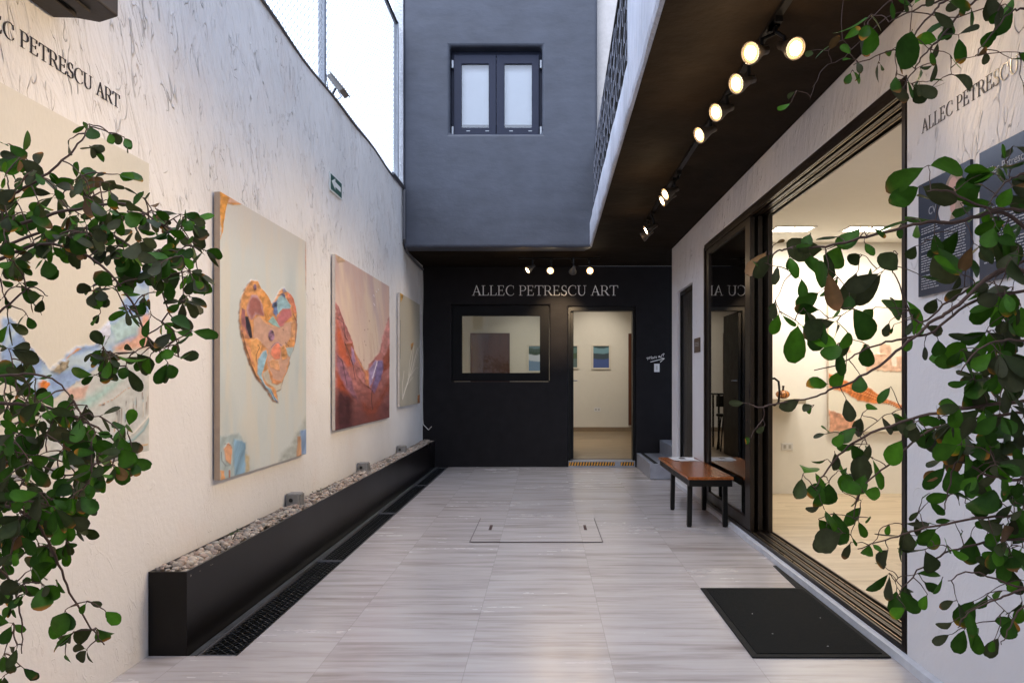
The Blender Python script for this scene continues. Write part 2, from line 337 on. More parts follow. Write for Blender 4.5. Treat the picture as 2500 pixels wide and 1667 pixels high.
# ------------------------------------------------------------------ serif capitals (drawn as polygons, cap height 1)
def glyph(ch):
    P = []; R = lambda a, b, c, d: P.append([(a, b), (c, b), (c, d), (a, d)])
    def ring(cx, cy, ro, so, ri, si, a0, a1, n=18, dx=0):
        for i in range(n):
            t0, t1 = [math.radians(a0+(a1-a0)*k/n) for k in (i, i+1)]
            P.append([(cx+ro*math.cos(t0), cy+so*math.sin(t0)), (cx+ro*math.cos(t1), cy+so*math.sin(t1)), (cx+dx+ri*math.cos(t1), cy+si*math.sin(t1)), (cx+dx+ri*math.cos(t0), cy+si*math.sin(t0))])
    S, T, G = 0.088, 0.034, 0.026
    if ch == 'A':
        P.append([(0.10, 0), (0.155, 0), (0.455, 0.93), (0.42, 1.0)]); P.append([(0.41, 1.02), (0.47, 1.02), (0.86, 0), (0.71, 0)])
        R(0.23, 0.33, 0.64, 0.37); R(0.0, 0, 0.27, G); R(0.60, 0, 0.95, G); return P, 0.93
    if ch == 'L':
        R(0.12, 0, 0.12+S, 1); R(0.02, 0, 0.62, G*1.3); R(0.02, 1-G, 0.36, 1); P.append([(0.58, 0), (0.66, 0), (0.70, 0.27), (0.67, 0.27)]); return P, 0.76
    if ch == 'E':
        R(0.12, 0, 0.12+S, 1); R(0.02, 0, 0.62, G*1.3); R(0.02, 1-G*1.3, 0.60, 1); R(0.2, 0.49, 0.50, 0.53); R(0.485, 0.40, 0.515, 0.62)
        P.append([(0.58, 0), (0.65, 0), (0.69, 0.25), (0.66, 0.25)]); P.append([(0.575, 1), (0.575, 0.78), (0.605, 0.78), (0.63, 1)]); return P, 0.78
    if ch == 'C':
        ring(0.50, 0.5, 0.46, 0.52, 0.385, 0.488, 48, 312, 26, 0.03); P.append([(0.76, 0.98), (0.79, 0.98), (0.81, 0.68), (0.78, 0.68)]); P.append([(0.79, 0.10), (0.83, 0.20), (0.80, 0.22), (0.76, 0.12)]); return P, 0.90
    if ch in 'PR':
        R(0.12, 0, 0.12+S, 1); R(0.02, 0, 0.36, G); R(0.02, 1-G, 0.42, 1); R(0.2, 0.45, 0.42, 0.49)
        ring(0.41, 0.725, 0.29, 0.275, 0.195, 0.245, -90, 90, 14)
        if ch == 'P': return P, 0.76
        P.append([(0.38, 0.47), (0.50, 0.49), (0.83, 0.02), (0.70, 0.0)]); R(0.70, 0, 0.92, G); return P, 0.88
    if ch == 'T':
        R(0.36, 0, 0.36+S, 1); R(0.25, 0, 0.60, G); R(0.03, 1-G*1.4, 0.82, 1)
        P.append([(0.03, 1), (0.01, 0.74), (0.035, 0.74), (0.10, 1)]); P.append([(0.75, 1), (0.815, 0.74), (0.84, 0.74), (0.82, 1)]); return P, 0.85
    if ch == 'S':
        ring(0.33, 0.745, 0.25, 0.275, 0.15, 0.235, 35, 235, 14); ring(0.32, 0.255, 0.28, 0.275, 0.17, 0.235, -145, 60, 14)
        P.append([(0.20, 0.60), (0.13, 0.54), (0.42, 0.36), (0.49, 0.46)]); P.append([(0.50, 0.99), (0.53, 0.99), (0.55, 0.72), (0.52, 0.72)]); P.append([(0.06, 0.30), (0.03, 0.30), (0.05, 0.0), (0.08, 0.0)]); return P, 0.66
    if ch == 'U':
        R(0.14, 0.32, 0.14+S, 1); R(0.03, 1-G, 0.38, 1); R(0.74, 0.32, 0.74+T, 1); R(0.62, 1-G, 0.92, 1)
        ring(0.4625, 0.33, 0.3225, 0.35, 0.2375, 0.30, 180, 360, 18, 0.02); return P, 0.94
    return P, 0.40
def lettering(text, origin, ux, uz, nrm, cap, name, mat, parent, th=0.004, width=None):
    """one mesh of raised capitals"""
    o, ux, uz, nrm = Vector(origin), Vector(ux), Vector(uz), Vector(nrm)
    tot = sum(glyph(c)[1] for c in text); sx = (width/(tot*cap)) if width else 1.0
    m = MB(); x = 0
    for c in text:
        P, adv = glyph(c)
        for i, p in enumerate(P):
            d = th*(1+0.03*(i % 7))
            pts = [o+ux*((x+q[0])*cap*sx)+uz*(q[1]*cap) for q in p]
            a = sum((pts[k].cross(pts[(k+1) % len(pts)]) for k in range(len(pts))), Vector())
            if (pts[1]-pts[0]).cross(pts[2]-pts[1]).dot(nrm) < 0: pts.reverse()
            m.prism(pts, nrm*d)
        x += adv
    return m.build(name, mat, parent)

# ================================================================== SETTING
YB, YU = 10.68, 9.2                                 # door wall, upper grey wall
fl = MB(); fl.poly([(-1.80+0, -3, 0), (3.2, -3, 0), (3.2, YB+0.05, 0), (-1.38, YB+0.05, 0), (-1.395, 3.36, 0), (-2.0, 3.36, 0), (-2.0, -3, 0)][::1])
f = fl.build('floor', M['floor']); tag(f, 'pale grey streaked plank tile floor of the courtyard', 'floor', kind='structure')
g = MB(); g.poly([(-60, -60, -0.35), (60, -60, -0.35), (60, 60, -0.35), (-60, 60, -0.35)])
tag(g.build('ground', simple('bare_ground', (0.2, 0.19, 0.18), 0.9)), 'bare ground under and around the building', 'ground', kind='structure')

# long white wall on the left
root = empty('boundary_wall', (-1.9, 3, 0), 'long white trowelled plaster wall hung with four canvases', 'wall')
def lw(u, v, d): return (xw(u)-d, u, v)
top = lambda u: 3.635+0.012*math.sin(u*1.9)+0.01*math.sin(u*4.3)
m = MB(); N = 40; ys = [-3+i*(9.32+3)/N for i in range(N+1)]
for a, b in zip(ys[:-1], ys[1:]):
    m.poly([lw(a, -0.3, 0), lw(b, -0.3, 0), lw(b, top(b), 0), lw(a, top(a), 0)]); m.poly([lw(a, top(a), 0), lw(b, top(b), 0), lw(b, top(b), .22), lw(a, top(a), .22)])
    m.poly([lw(b, -0.3, .22), lw(a, -0.3, .22), lw(a, top(a), .22), lw(b, top(b), .22)])
m.poly([lw(-3, -.3, .22), lw(-3, -.3, 0), lw(-3, top(-3), 0), lw(-3, top(-3), .22)])
m.poly([lw(9.32, -.3, 0), lw(9.32, 2.9, 0), lw(YB, 2.9, 0), lw(YB, -.3, 0)][::-1])
m.poly([lw(9.32, 2.9, 0), lw(9.32, 2.9, .22), lw(9.32, top(9.32), .22), lw(9.32, top(9.32), 0)])
m.build('wall_face', M['wall_white'], root)
T = on_left(274, 246)
lettering('ALLEC PETRESCU ART', (xw(T.y-.872)+0.001, T.y-0.057*15.3, 2.398), (.0064, 1, 0), (0, 0, 1), (1, 0, 0), 0.057, 'lettering', M['letters_black'], root, 0.003, 0.057*15.3)

# white wall on the right with the sliding door opening
XR = 1.60
Yj0, Yj1 = F*XR/831, F*XR/367                      # opening of the sliding door
root_r = empty('doorway_wall', (XR+0.1, 5, 0), 'white wall on the right with the sliding glass doorway', 'wall')
pr = panel(-3, 9.28, 0.0, 2.9, [(Yj0, Yj1, 0.03, 2.60), (8.0, 8.92, 0.12, 2.31)], lambda u, v, d: (XR+d, u, v), 0.2)
pr.build('wall_face', M['wall_near'], root_r, bevel=0.012)
cb = MB(); n = 60
for i in range(n):
    a, b = -3+i*12.2/n, -3+(i+1)*12.2/n; w = lambda y: 0.030+0.004*math.sin(y*9)+0.003*math.sin(y*23)
    cb.poly([(XR-w(a), a, 0.0), (XR-w(a)+.004, a, 0.034), (XR-w(b)+.004, b, 0.034), (XR-w(b), b, 0.0)]); cb.poly([(XR-w(a)+.004, a, 0.034), (XR-.001, a, 0.042), (XR-.001, b, 0.042), (XR-w(b)+.004, b, 0.034)])
cb.build('curb', simple('painted_curb', (0.50, 0.51, 0.54), 0.6, 0, 14, 0.2, 0.4), root_r)
p0 = on_side(2118, 308, XR)
lettering('ALLEC PETRESCU ART', (XR-0.001, p0.y, p0.z), (0, -1, 0), (0, 0, 1), (-1, 0, 0), 0.056, 'lettering', M['letters_black'], root_r, 0.002, 0.054*15.2)
nd = empty('side_door', (XR+0.05, 8.46, 0.12), 'narrow black door set in the white wall beside the steps', 'door')
MB().box(XR+0.055, XR+0.095, 8.003, 8.917, 0.123, 2.307).build('door_leaf', simple('black_gloss_door', (0.006, 0.006, 0.007), 0.35, 0, 14, 0.5, 0.7, sc=(1, 1, 0.3), bdist=0.02), nd)
fr = MB()
for y0, y1, z0, z1 in ((8.003, 8.05, 0.123, 2.307), (8.87, 8.917, 0.123, 2.307), (8.05, 8.87, 2.26, 2.307)): fr.box(XR+0.035, XR+0.06, y0, y1, z0, z1)
fr.build('door_frame', M['black_metal'], nd)

# the dark wall with the lettering
bx = lambda x: (x-CX)/F*YB
bz = lambda y: H-(y-CY)/F*YB
bw = empty('door_wall', (0, YB, 0), 'black wall with white lettering, a window and an open doorway', 'wall')
WX0, WX1, WZ0, WZ1 = bx(1037), bx(1262), bz(876), bz(700)
DX0, DX1, DZ1 = bx(1305), bx(1459), bz(704)
panel(-2.0, 3.4, -0.3, 2.9, [(WX0, WX1, WZ0, WZ1), (DX0, DX1, 0.0, DZ1)], lambda u, v, d: (u, YB+d, v), 0.24).build('wall_face', M['black_paint'], bw, bevel=0.02, seg=3)
lx0, lx1 = bx(1084), bx(1420)
lettering('ALLEC PETRESCU ART', (lx0, YB-0.001, bz(678.5)), (1, 0, 0), (0, 0, 1), (0, -1, 0), 0.143, 'lettering', M['letters_white'], bw, 0.006, lx1-lx0)
# More art: handwriting in thin strokes and an arrow
SCRIPT = [[(0, 12), (3, 17), (6, 13), (5, 6), (9, 15), (13, 19), (13, 8), (18, 17), (22, 20), (21, 9), (24, 10)], [(28, 16), (25, 12), (27, 9), (31, 11), (31, 15), (28, 16)], [(34, 9), (36, 16), (38, 18), (40, 17)], [(42, 12), (46, 15), (45, 18), (42, 15), (43, 11), (47, 11)],
          [(60, 19), (55, 18), (54, 13), (58, 13), (61, 19), (61, 14), (64, 14)], [(66, 14), (68, 20), (70, 22), (73, 21)], [(78, 28), (76, 18), (79, 16)], [(72, 24), (83, 26)]]
sm = MB(); k_ = (1527-1485)/84*YB/F
for st in SCRIPT: sm.tube([(bx(1485)+a*k_, YB-0.004, bz(830)+b*k_*1.15+a*k_*0.07) for a, b in st], 0.0032, 5)
A0, A1 = Vector((bx(1494), YB-0.004, bz(831))), Vector((bx(1526), YB-0.004, bz(823)))
sm.tube([A0, A1], 0.0052, 5); sm.tube([A1+Vector((-0.075, 0, 0.022)), A1, A1+Vector((-0.06, 0, -0.052))], 0.0052, 5)
sm.build('handwritten_arrow_note', M['letters_white'], bw)
# window in it
wn = MB(); a0, a1, b0, b1 = WX0+0.004, WX1-0.004, WZ0+0.004, WZ1-0.004
gx0, gx1, gz0, gz1 = bx(1060), bx(1240), bz(856), bz(724.5)
panel(a0, a1, b0, b1, [(gx0, gx1, gz0, gz1)], lambda u, v, d: (u, YB+0.05+d, v), 0.07).build('window_frame', simple('window_frame_black', (0.005, 0.005, 0.006), 0.5, spec=.12), bw, bevel=0.003)
MB().box(gx0-0.005, gx1+0.005, YB+0.082, YB+0.088, gz0-0.005, gz1+0.005).build('pane', M['glass'], bw)
# door frame, leaf, threshold
ix0, ix1, iz1 = bx(1318), bx(1454), bz(713)
df = MB(); df.box(DX0+.003, DX0+.035, YB+.03, YB+.20, .09, DZ1-.003); df.box(ix1, DX1-.003, YB+.03, YB+.20, .09, DZ1-.003); df.box(DX0+.035, ix1, YB+.03, YB+.20, iz1, DZ1-.003)
df.build('door_frame', M['black_metal'], bw)
dl = box('door_leaf', M['black_metal'], bw, DX0+.038, ix0, YB+.10, YB+.98, .105, iz1-.004, 0.003)
hm = MB(); hz = bz(874); hm.tube([(ix0, YB+.16, hz), (ix0+.05, YB+.16, hz), (ix0+.05, YB+.28, hz)], 0.009); hm.build('handle', M['steel'], dl)
th = box('threshold', M['step'], bw, DX0+.003, DX1-.003, YB-.02, YB+.238, 0.0, bz(1058), 0.003)
tb, ty_ = MB(), MB(); z0, z1 = bz(1068.5), bz(1060)
for xa, xb in ((bx(1306), bx(1412)), (bx(1425), bx(1456))):
    tb.box(xa, xb, YB-.023, YB-.0202, z0, z1); x = xa; s = 0.040
    while x < xb-0.012:
        x2 = min(x+s*0.5, xb-0.001-0.012); ty_.prism([(x, YB-.0232, z0+.001), (x2, YB-.0232, z0+.001), (min(x2+.012, xb), YB-.0232, z1-.001), (x+.012, YB-.0232, z1-.001)], (0, -0.0012, 0)); x += s
t1 = tb.build('hazard_tape', M['tape_black'], th); ty_.build('yellow_stripe', M['tape_yellow'], t1)

# back room behind the door wall
ZR, YR = 0.10, 16.7
rm = empty('back_room', (0, 14, ZR), 'cream gallery room seen through the doorway and the black window', 'room')
y0 = YB+0.242
box('room_floor', M['floor_back'], rm, -2.8, 2.9, y0, YR, -0.1, ZR)
wl = MB(); wl.box(-2.9, 3.0, YR, YR+.1, 0, 3.1); wl.box(-2.9, -2.8, y0, YR, 0, 3.1); wl.box(2.9, 3.0, y0, YR, 0, 3.1); wl.build('room_wall', M['cream'], rm)
box('room_ceiling', M['cream'], rm, -2.9, 3.0, y0, YR, 3.1, 3.2)
bb = MB(); bb.box(-2.8, 2.9, YR-.015, YR-.001, ZR, .195); bb.build('baseboard', simple('grey_wood_baseboard', (0.22, 0.16, 0.10), 0.5), rm)
rx = lambda x: (x-CX)/F*YR
rz = lambda y: H-(y-CY)/F*YR
for i, (xa, xb, za, zb, lab) in enumerate(((rx(1081), rx(1171), ZR, rz(765), 'brown wooden door seen through the black framed window'), (rx(1443), rx(1443)+.9, rz(976), rz(766), 'dark brown wood panel at the right edge of the open doorway'))):
    d = empty('wooden_door' if i == 0 else 'wood_panel', ((xa+xb)/2, YR-.03, za), lab, 'door' if i == 0 else 'panel')
    dl2 = box('door_leaf' if i == 0 else 'panel_board', M['brown_door'], d, xa, xb, YR-.05, YR-.018, za+.001, zb, 0.004)
    if i == 0:
        hm = MB(); kz = rz(860); hm.tube([(xb-.08, YR-.05, kz), (xb-.08, YR-.10, kz), (xb-.20, YR-.10, kz)], 0.013); hm.build('handle', M['steel'], dl2)
def framed(x0, x1, z0, z1, lab, seed, cols):
    r = empty('framed_picture', ((x0+x1)/2, YR-.02, z0), lab, 'picture', 'framed prints on the back room wall')
    panel(x0, x1, z0, z1, [(x0+.035, x1-.035, z0+.035, z1-.035)], lambda u, v, d: (u, YR-.04+d, v), .038).build('picture_frame', M['frame_wood'], r, bevel=.003)
    nx, nz = 24, 32; gx, gz = np.meshgrid(np.linspace(0, 1, nx), np.linspace(0, 1, nz)); m = MB()
    m.v = [(x0+.034+(x1-x0-.068)*a, YR-.018, z0+.034+(z1-z0-.068)*b) for a, b in zip(gx.ravel(), gz.ravel())]
    m.f = [(j*nx+i, j*nx+i+1, (j+1)*nx+i+1, (j+1)*nx+i) for j in range(nz-1) for i in range(nx-1)]
    h = gz+0.05*(noise_grid(gx, gz, 4, seed)-.5)+0.05*np.sin(gx*3.1)
    c = np.zeros((*gx.shape, 4)); c[..., 3] = 1
    e = [0, .42, .44, .68, .70, .93, .95, 1.1]
    for q in range(3): c[..., q] = np.interp(h, e, [v for cc in cols for v in (srgb(*cc)[q],)*2])
    m.tone = c.reshape(-1, 4); m.build('print', M['print'], r)
cs = [(70, 90, 150), (60, 75, 85), (110, 150, 165), (60, 80, 85)]
framed(rx(1359), rx(1402), rz(848), rz(791), 'framed blue landscape print seen whole through the open doorway', 3, cs)
framed(rx(1286), rx(1329), rz(847), rz(791), 'framed print half hidden by the left jamb of the doorway', 8, [(90, 110, 110), (70, 90, 70), (90, 120, 115), (60, 80, 85)])
framed(rx(1211), rx(1254), rz(855), rz(791), 'framed print seen at the right edge of the black window', 12, [(110, 140, 175), (200, 210, 225), (40, 70, 50), (100, 130, 140)])
def outlet(name, p, ux, nrm, lab, cat, w=.11, h=.075, mat=None):
    r = empty(name, p, lab, cat); ux, nr = Vector(ux), Vector(nrm); p = Vector(p)
    m = MB(); m.prism([p-ux*w/2-Vector((0, 0, h/2)), p+ux*w/2-Vector((0, 0, h/2)), p+ux*w/2+Vector((0, 0, h/2)), p-ux*w/2+Vector((0, 0, h/2))], nr*.008)
    m.build('cover_plate', mat or M['white_plastic'], r, bevel=.002)
    q = p+nr*.0085; ww, hh = w*.22, h*.25
    for s in ((-1, 1) if w > h else (0,)):
        m = MB(); c = q+ux*s*w*.22; m.prism([c-ux*ww/2-Vector((0, 0, hh)), c+ux*ww/2-Vector((0, 0, hh)), c+ux*ww/2+Vector((0, 0, hh)), c-ux*ww/2+Vector((0, 0, hh))], nr*.004)
        m.build('socket' if cat == 'outlet' else 'rocker', simple('plate_insert', (0.45, 0.44, 0.42), .4), r)
outlet('wall_outlet', (rx(1372), YR-.001, rz(940)), (1, 0, 0), (0, -1, 0), 'small outlet low on the cream wall beyond the open doorway', 'outlet', .15, .09)
outlet('light_switch', ((bx(1502)+bx(1515))/2, YB-.001, (bz(835)+bz(854))/2), (1, 0, 0), (0, -1, 0), 'white light switch below the handwritten arrow on the black wall', 'switch', .078, .118)
# bar table and stool, met as a reflection in the sliding door pane
tb_ = empty('bar_table', (0.12, 12.6, ZR), 'small dark bar table in the back room behind the door wall', 'table')
box('table_top', M['black_metal'], tb_, -.10, .36, 12.35, 12.85, 1.0, 1.03, .004)
for sx in (-.07, .33):
    for sy in (12.39, 12.81): box('leg', M['black_metal'], tb_, sx-.015, sx+.015, sy-.015, sy+.015, ZR, 1.0)
st_ = empty('bar_stool', (0.27, 12.1, ZR), 'black bar stool with a curved back beside the bar table', 'stool')
MB().lathe([(0.0, .66), (.16, .66), (.175, .68), (.16, .705), (0, .71)], 20, Matrix.Translation((.27, 12.1, ZR-.1))).build('seat', M['black_metal'], st_, True)
bk = MB(); bk.prism([(.27+.17*math.cos(a), 12.1+.17*math.sin(a), ZR+.72) for a in [math.radians(d) for d in range(150, 391, 20)]]+[(.27+.155*math.cos(a), 12.1+.155*math.sin(a), ZR+.72) for a in [math.radians(d) for d in range(390, 149, -20)]], (0, 0, .18)); bk.build('backrest', M['black_metal'], st_)
for a in (45, 135, 225, 315):
    c, s = math.cos(math.radians(a)), math.sin(math.radians(a)); MB().tube([(.27+.1*c, 12.1+.1*s, ZR+.57), (.27+.18*c, 12.1+.18*s, ZR)], .012).build('leg', M['black_metal'], st_)

# upper grey-blue wall and its window
ux_ = lambda x: (x-CX)/F*YU
uz_ = lambda y: H-(y-CY)/F*YU
uw = empty('upper_wall', (-.6, YU, 2.9), 'tall blue grey upper storey wall with a two leaf window', 'wall')
UX0, UX1, UZ0, UZ1 = ux_(1033), ux_(1245), uz_(307), uz_(106)
m = panel(-1.752, ux_(1372), 2.9, 7.6, [(UX0, UX1, UZ0, UZ1)], lambda u, v, d: (u, YU+d, v), 0.30)
m.build('wall_face', M['grey_paint'], uw, bevel=0.035, seg=3)
box('soffit', M['soffit'], uw, -2.0, .50, YU+.302, YB+.24, 2.9, 3.1)
box('back_fill', M['grey_paint'], uw, -2.0, .62, YU+.9, YU+1.0, 3.1, 7.6)
cp = MB(); cp.box(-1.868, -1.7525, YU-.02, YU+.28, 3.66, 7.6); cp.build('stucco_return', M['stucco'], uw)
wi = empty('casement_window', ((UX0+UX1)/2, YU+.1, UZ0), 'two leaf slate framed window in the blue grey upper wall', 'window')
ym = YU+.10; midx = ux_(1138.6); ft = uz_(118)
panel(UX0+.002, UX1-.002, UZ0+.002, UZ1-.002, [(UX0+.06, UX1-.06, UZ0+.05, UZ1-.06)], lambda u, v, d: (u, ym+.052+d, v), .05).build('window_frame', M['grey_frame'], wi, bevel=.003)
for (xa, xb, g0, g1) in ((ux_(1040), midx-.003, ux_(1058), ux_(1121)), (midx+.003, ux_(1238), ux_(1157.6), ux_(1221))):
    lf = panel(xa, xb, UZ0+.012, ft, [(g0, g1, uz_(287), uz_(139))], lambda u, v, d: (u, ym+d, v), .05).build('casement_leaf', M['grey_frame'], wi, bevel=.006)
    box('pane', M['glass_sky'], lf, g0-.002, g1+.002, ym+.022, ym+.026, uz_(287)-.002, uz_(139)+.002)
    for q in (.3, .75): box('drain_slot', M['steel'], lf, xa+(xb-xa)*q, xa+(xb-xa)*q+.045, ym-.003, ym-.0005, UZ0+.06, UZ0+.07)
for xa in (ux_(1035), ux_(1240)):
    for zz in (uz_(142), uz_(296)): box('hinge', M['steel'], wi, xa, xa+.025, ym-.01, ym+.04, zz-.04, zz+.06, .004)
bl = MB(); bl.box(UX0+.07, UX1-.07, ym+.104, ym+.108, uz_(274), UZ1-.03); bl.build('sky_reflection_sheet', M['sky_sheet'], wi)  # white sheet behind the panes stands in for the reflected sky
box('inner_brown_box', M['brown_box'], wi, UX0+.05, UX1-.05, ym+.112, ym+.13, UZ0+.03, uz_(273)+.02)  # brown box behind the foot of the panes

# balcony over the right side
xf = lambda Y: 0.50+(Y-3.2)*0.0108
bal = empty('balcony', (1.1, 5, 2.9), 'overhanging balcony slab with black underside and white stucco edge', 'balcony')
m = MB()
m.prism([(xf(-3)+.026, -3, 2.898), (3.2, -3, 2.898), (3.2, YB-.002, 2.898), (.502, YB-.002, 2.898), (.502, YU+.302, 2.898), (xf(YU)+.026, YU-.002, 2.898)], (0, 0, .13))
m.build('soffit', M['soffit'], bal)
YE = .52*F/194
m = MB(); ysb = [YE+i*(YU-.002-YE)/50 for i in range(51)]
prof = [(.036, 2.93), (.03, 2.9), (.008, 2.912), (0, 2.94), (0, 3.20), (.02, 3.23), (.13, 3.23)]
for i, Y in enumerate(ysb):
    w = .003*math.sin(Y*5.1)+.002*math.sin(Y*11.7)
    for a, z in prof: m.v.append((xf(Y)+a+w, Y, z if z < 3.1 else z+w))
n = len(prof)
for i in range(50):
    for j in range(n-1): m.f.append((i*n+j, (i+1)*n+j, (i+1)*n+j+1, i*n+j+1))
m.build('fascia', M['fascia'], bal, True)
uwx = empty('upper_side_wall', (.6, 1, 3.2), 'tall white rough stucco wall rising above the balcony edge', 'wall')
YE = .52*F/194
m = MB(); ysb = [-3+i*(YE-.001+3)/44 for i in range(45)]; prof = [(.2, 3.06), (.036, 3.06), (.03, 2.9), (.008, 2.912), (0, 2.94), (0, 3.2), (0, 4.2), (0, 7.5), (.2, 7.5), (.2, 3.06)]
for Y in ysb:
    w = .003*math.sin(Y*5.1)+.002*math.sin(Y*11.7)
    for a, z in prof: m.v.append((xf(Y)+a+(w if a < .1 else 0), Y, z))
n = len(prof)
for i in range(44):
    for j in range(n-1): m.f.append((i*n+j, (i+1)*n+j, (i+1)*n+j+1, i*n+j+1))
m.f.append(tuple(44*n+j for j in range(n-1)))
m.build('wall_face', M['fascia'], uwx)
hw = empty('balcony_house_wall', (2.0, YU, 3.0), 'beige house wall behind the balcony railing', 'wall')
m = MB(); m.box(ux_(1373)+.002, 3.6, YU+.15, YU+.35, 3.04, 7.5); m.build('wall_face', simple('beige_render', (0.55, 0.52, 0.50), .8), hw); 
m = MB(); m.box(3.2, 3.4, -3, YU+.149, 3.04, 7.5); m.build('side_face', simple('beige_render_side', (0.5, 0.48, 0.46), .8), hw)
# railing: black louvre panel with curved wire mesh
rl = empty('balcony_railing', (.62, 7, 3.2), 'black balcony railing with louvred sheet and bent wire mesh', 'railing')
XRL = lambda Y: xf(Y)+.055
YA, YZ = YE+.02, YU-.02
zt = lambda Y: 4.12+(Y-9.2)*(-.05)
m = MB()
k = 90
for i in range(k):
    Y = YA+(YZ-YA)*i/k; m.prism([(XRL(Y)+.03, Y, 3.235), (XRL(Y)+.05, Y+.045, 3.235), (XRL(Y)+.052, Y+.045, zt(Y)), (XRL(Y)+.032, Y, zt(Y))], (.004, 0, 0))
m.build('louvred_sheet', M['black_metal'], rl)
m = MB(); random.seed(5)
rows, colsn = 5, int((YZ-YA)/.25)
for r in range(rows):
    for c in range(colsn):
        Y = YA+.02+c*.25+(.125 if r % 2 else 0); z = 3.25+r*.175
        if z+.18 > zt(Y)-.01: continue
        jx = random.uniform(-.006, .006)
        m.tube([(XRL(Y)-.004+jx, Y, z+.20), (XRL(Y)-.012+jx, Y+.005, z+.06), (XRL(Y)-.010, Y+.03, z+.015), (XRL(Y)-.010, Y+.07, z+.0), (XRL(Y)-.010, Y+.11, z+.02), (XRL(Y)-.012, Y+.125, z+.07), (XRL(Y)-.004, Y+.13, z+.17)], .0028, 5, False)
m.build('wire_mesh', simple('dark_bent_wire', (0.15, 0.16, 0.20), .4, .4), rl)
m = MB(); m.tube([(XRL(YA)+.02, YA, zt(YA)+.01), (XRL(YZ)+.02, YZ, zt(YZ)+.01)], .018); m.build('top_rail', M['black_metal'], rl)
# unseen wall added behind the viewpoint to control light and reflections
ew = empty('added_end_wall', (0, -3, 0), 'unseen white wall added behind the viewpoint to control light', 'wall')
box('wall_face', M['cream'], ew, -2.2, 3.2, -3.2, -3.0, -.3, 4.2)

# ------------------------------------------------------------------ fence on the left wall
fe = empty('mesh_fence', (-1.85, 5, 3.64), 'tall wire mesh fence standing on top of the white wall', 'fence')
xfn = lambda Y: xw(Y)-.05
ZT = 5.62
m = MB(); sp = .062
Yf0, Yf1 = 2.2, 9.1
nn = int((Yf1-Yf0+2)/sp)
for s in (1, -1):
    for i in range(-1, nn):
        ya = Yf0-2+i*sp if s == 1 else Yf0+i*sp
        za, zb = 3.66, ZT; yb = ya+s*(zb-za)
        t0, t1 = 0.0, 1.0
        for lim, sg in ((Yf0, 1), (Yf1, -1)):
            pa, pb = (ya-lim)*sg, (yb-lim)*sg
            if pa < 0 and pb < 0: t0, t1 = 1, 0
            elif pa < 0: t0 = max(t0, pa/(pa-pb))
            elif pb < 0: t1 = min(t1, pa/(pa-pb))
        if t1-t0 < .01: continue
        L = lambda t: (xfn(ya)+.002*s, ya+(yb-ya)*t, za+(zb-za)*t)
        m.tube([L(t0), L(t1)], .0026, 3, False)
m.build('wire_mesh', M['steel'], fe)
for Y in (3.0, F*1.8/500, 9.08): box('post', M['steel'], fe, xfn(Y)-.03, xfn(Y)+.024, Y-.027, Y+.027, 3.60, ZT+.03, .004)
m = MB(); m.tube([(xfn(2.2), 2.2, ZT), (xfn(9.08), 9.08, ZT)], .026); m.build('top_rail', M['black_metal'], fe)
m = MB(); m.tube([(xw(Y)+.004+.004*math.sin(Y*3), Y, top(Y)+.004) for Y in [2.2+i*.25 for i in range(29)]], .011, 6); m.build('bottom_wire', M['cable'], fe)
# floodlight at the post
fo = empty('floodlight', (-1.75, 6.3, 3.65), 'small floodlight clamped beside the fence post on the wall', 'floodlight')
c = at(776, 198, 6.35); ax = Vector((.75, .2, .62)).normalized()
q = Vector((0, 1, 0)).cross(ax).normalized(); Mx = Matrix((q, Vector((0, 1, 0)), ax)).transposed().to_4x4(); Mx.translation = c
m = MB()
def obox(m, Mx, a0, a1, b0, b1, c0, c1):
    k = len(m.v); m.box(a0, a1, b0, b1, c0, c1)
    for i in range(k, len(m.v)): m.v[i] = tuple(Mx @ Vector(m.v[i]))
obox(m, Mx, -.085, .085, -.09, .09, -.022, .02); obox(m, Mx, -.095, .095, -.10, .10, .02, .028)
m.build('lamp_body', M['box_grey'], fo, bevel=.004)
m = MB(); m.tube([c+Vector((-.02, 0, -.02)), c+Vector((-.05, -.02, -.10)), (xw(6.3)-.03, 6.3, 3.62)], .011); m.build('bracket', M['cable'], fo)
m = MB(); m.tube([c+Vector((0, 0, -.03)), c+Vector((.03, 0, -.09)), c+Vector((-.02, 0, -.13)), c+Vector((-.08, 0, -.09)), (xfn(6.1)+.03, 6.12, 3.78)], .004, 6); m.build('cord', M['cable'], fo)
# conduit down the corner
cd = MB(); pts = [on_left(x, y)+Vector((.012, 0, 0)) for x, y in ((900, 398), (918, 420), (926, 432))]+[Vector((xw(9.15)+.03, 9.15, z)) for z in (3.58, 3.5, 3.2, 3.0)]+[Vector((xw(9.3)+.03, 9.35, 2.87)), Vector((xw(9.9)+.03, 9.9, 2.84)), Vector((xw(10.5)+.03, 10.5, 2.82))]
cd.tube(pts, .018, 8); tag(cd.build('conduit', M['cable']), 'dark conduit running down the corner of the white wall', 'conduit')
cd = MB(); pts = [Vector((xw(10.6)+.012+.004*math.sin(i*1.3), 10.6+.01*math.sin(i), 2.8-.21*i)) for i in range(11)]+[Vector((xw(10.6)+.03, 10.55, .62)), Vector((xw(10.6)+.12, 10.45, .55)), Vector((xw(10.6)+.17, 10.4, .60))]
cd.tube(pts, .006, 6); tag(cd.build('loose_cord', M['cream_cord']), 'thin white cord hanging in the corner above the planter', 'cord')

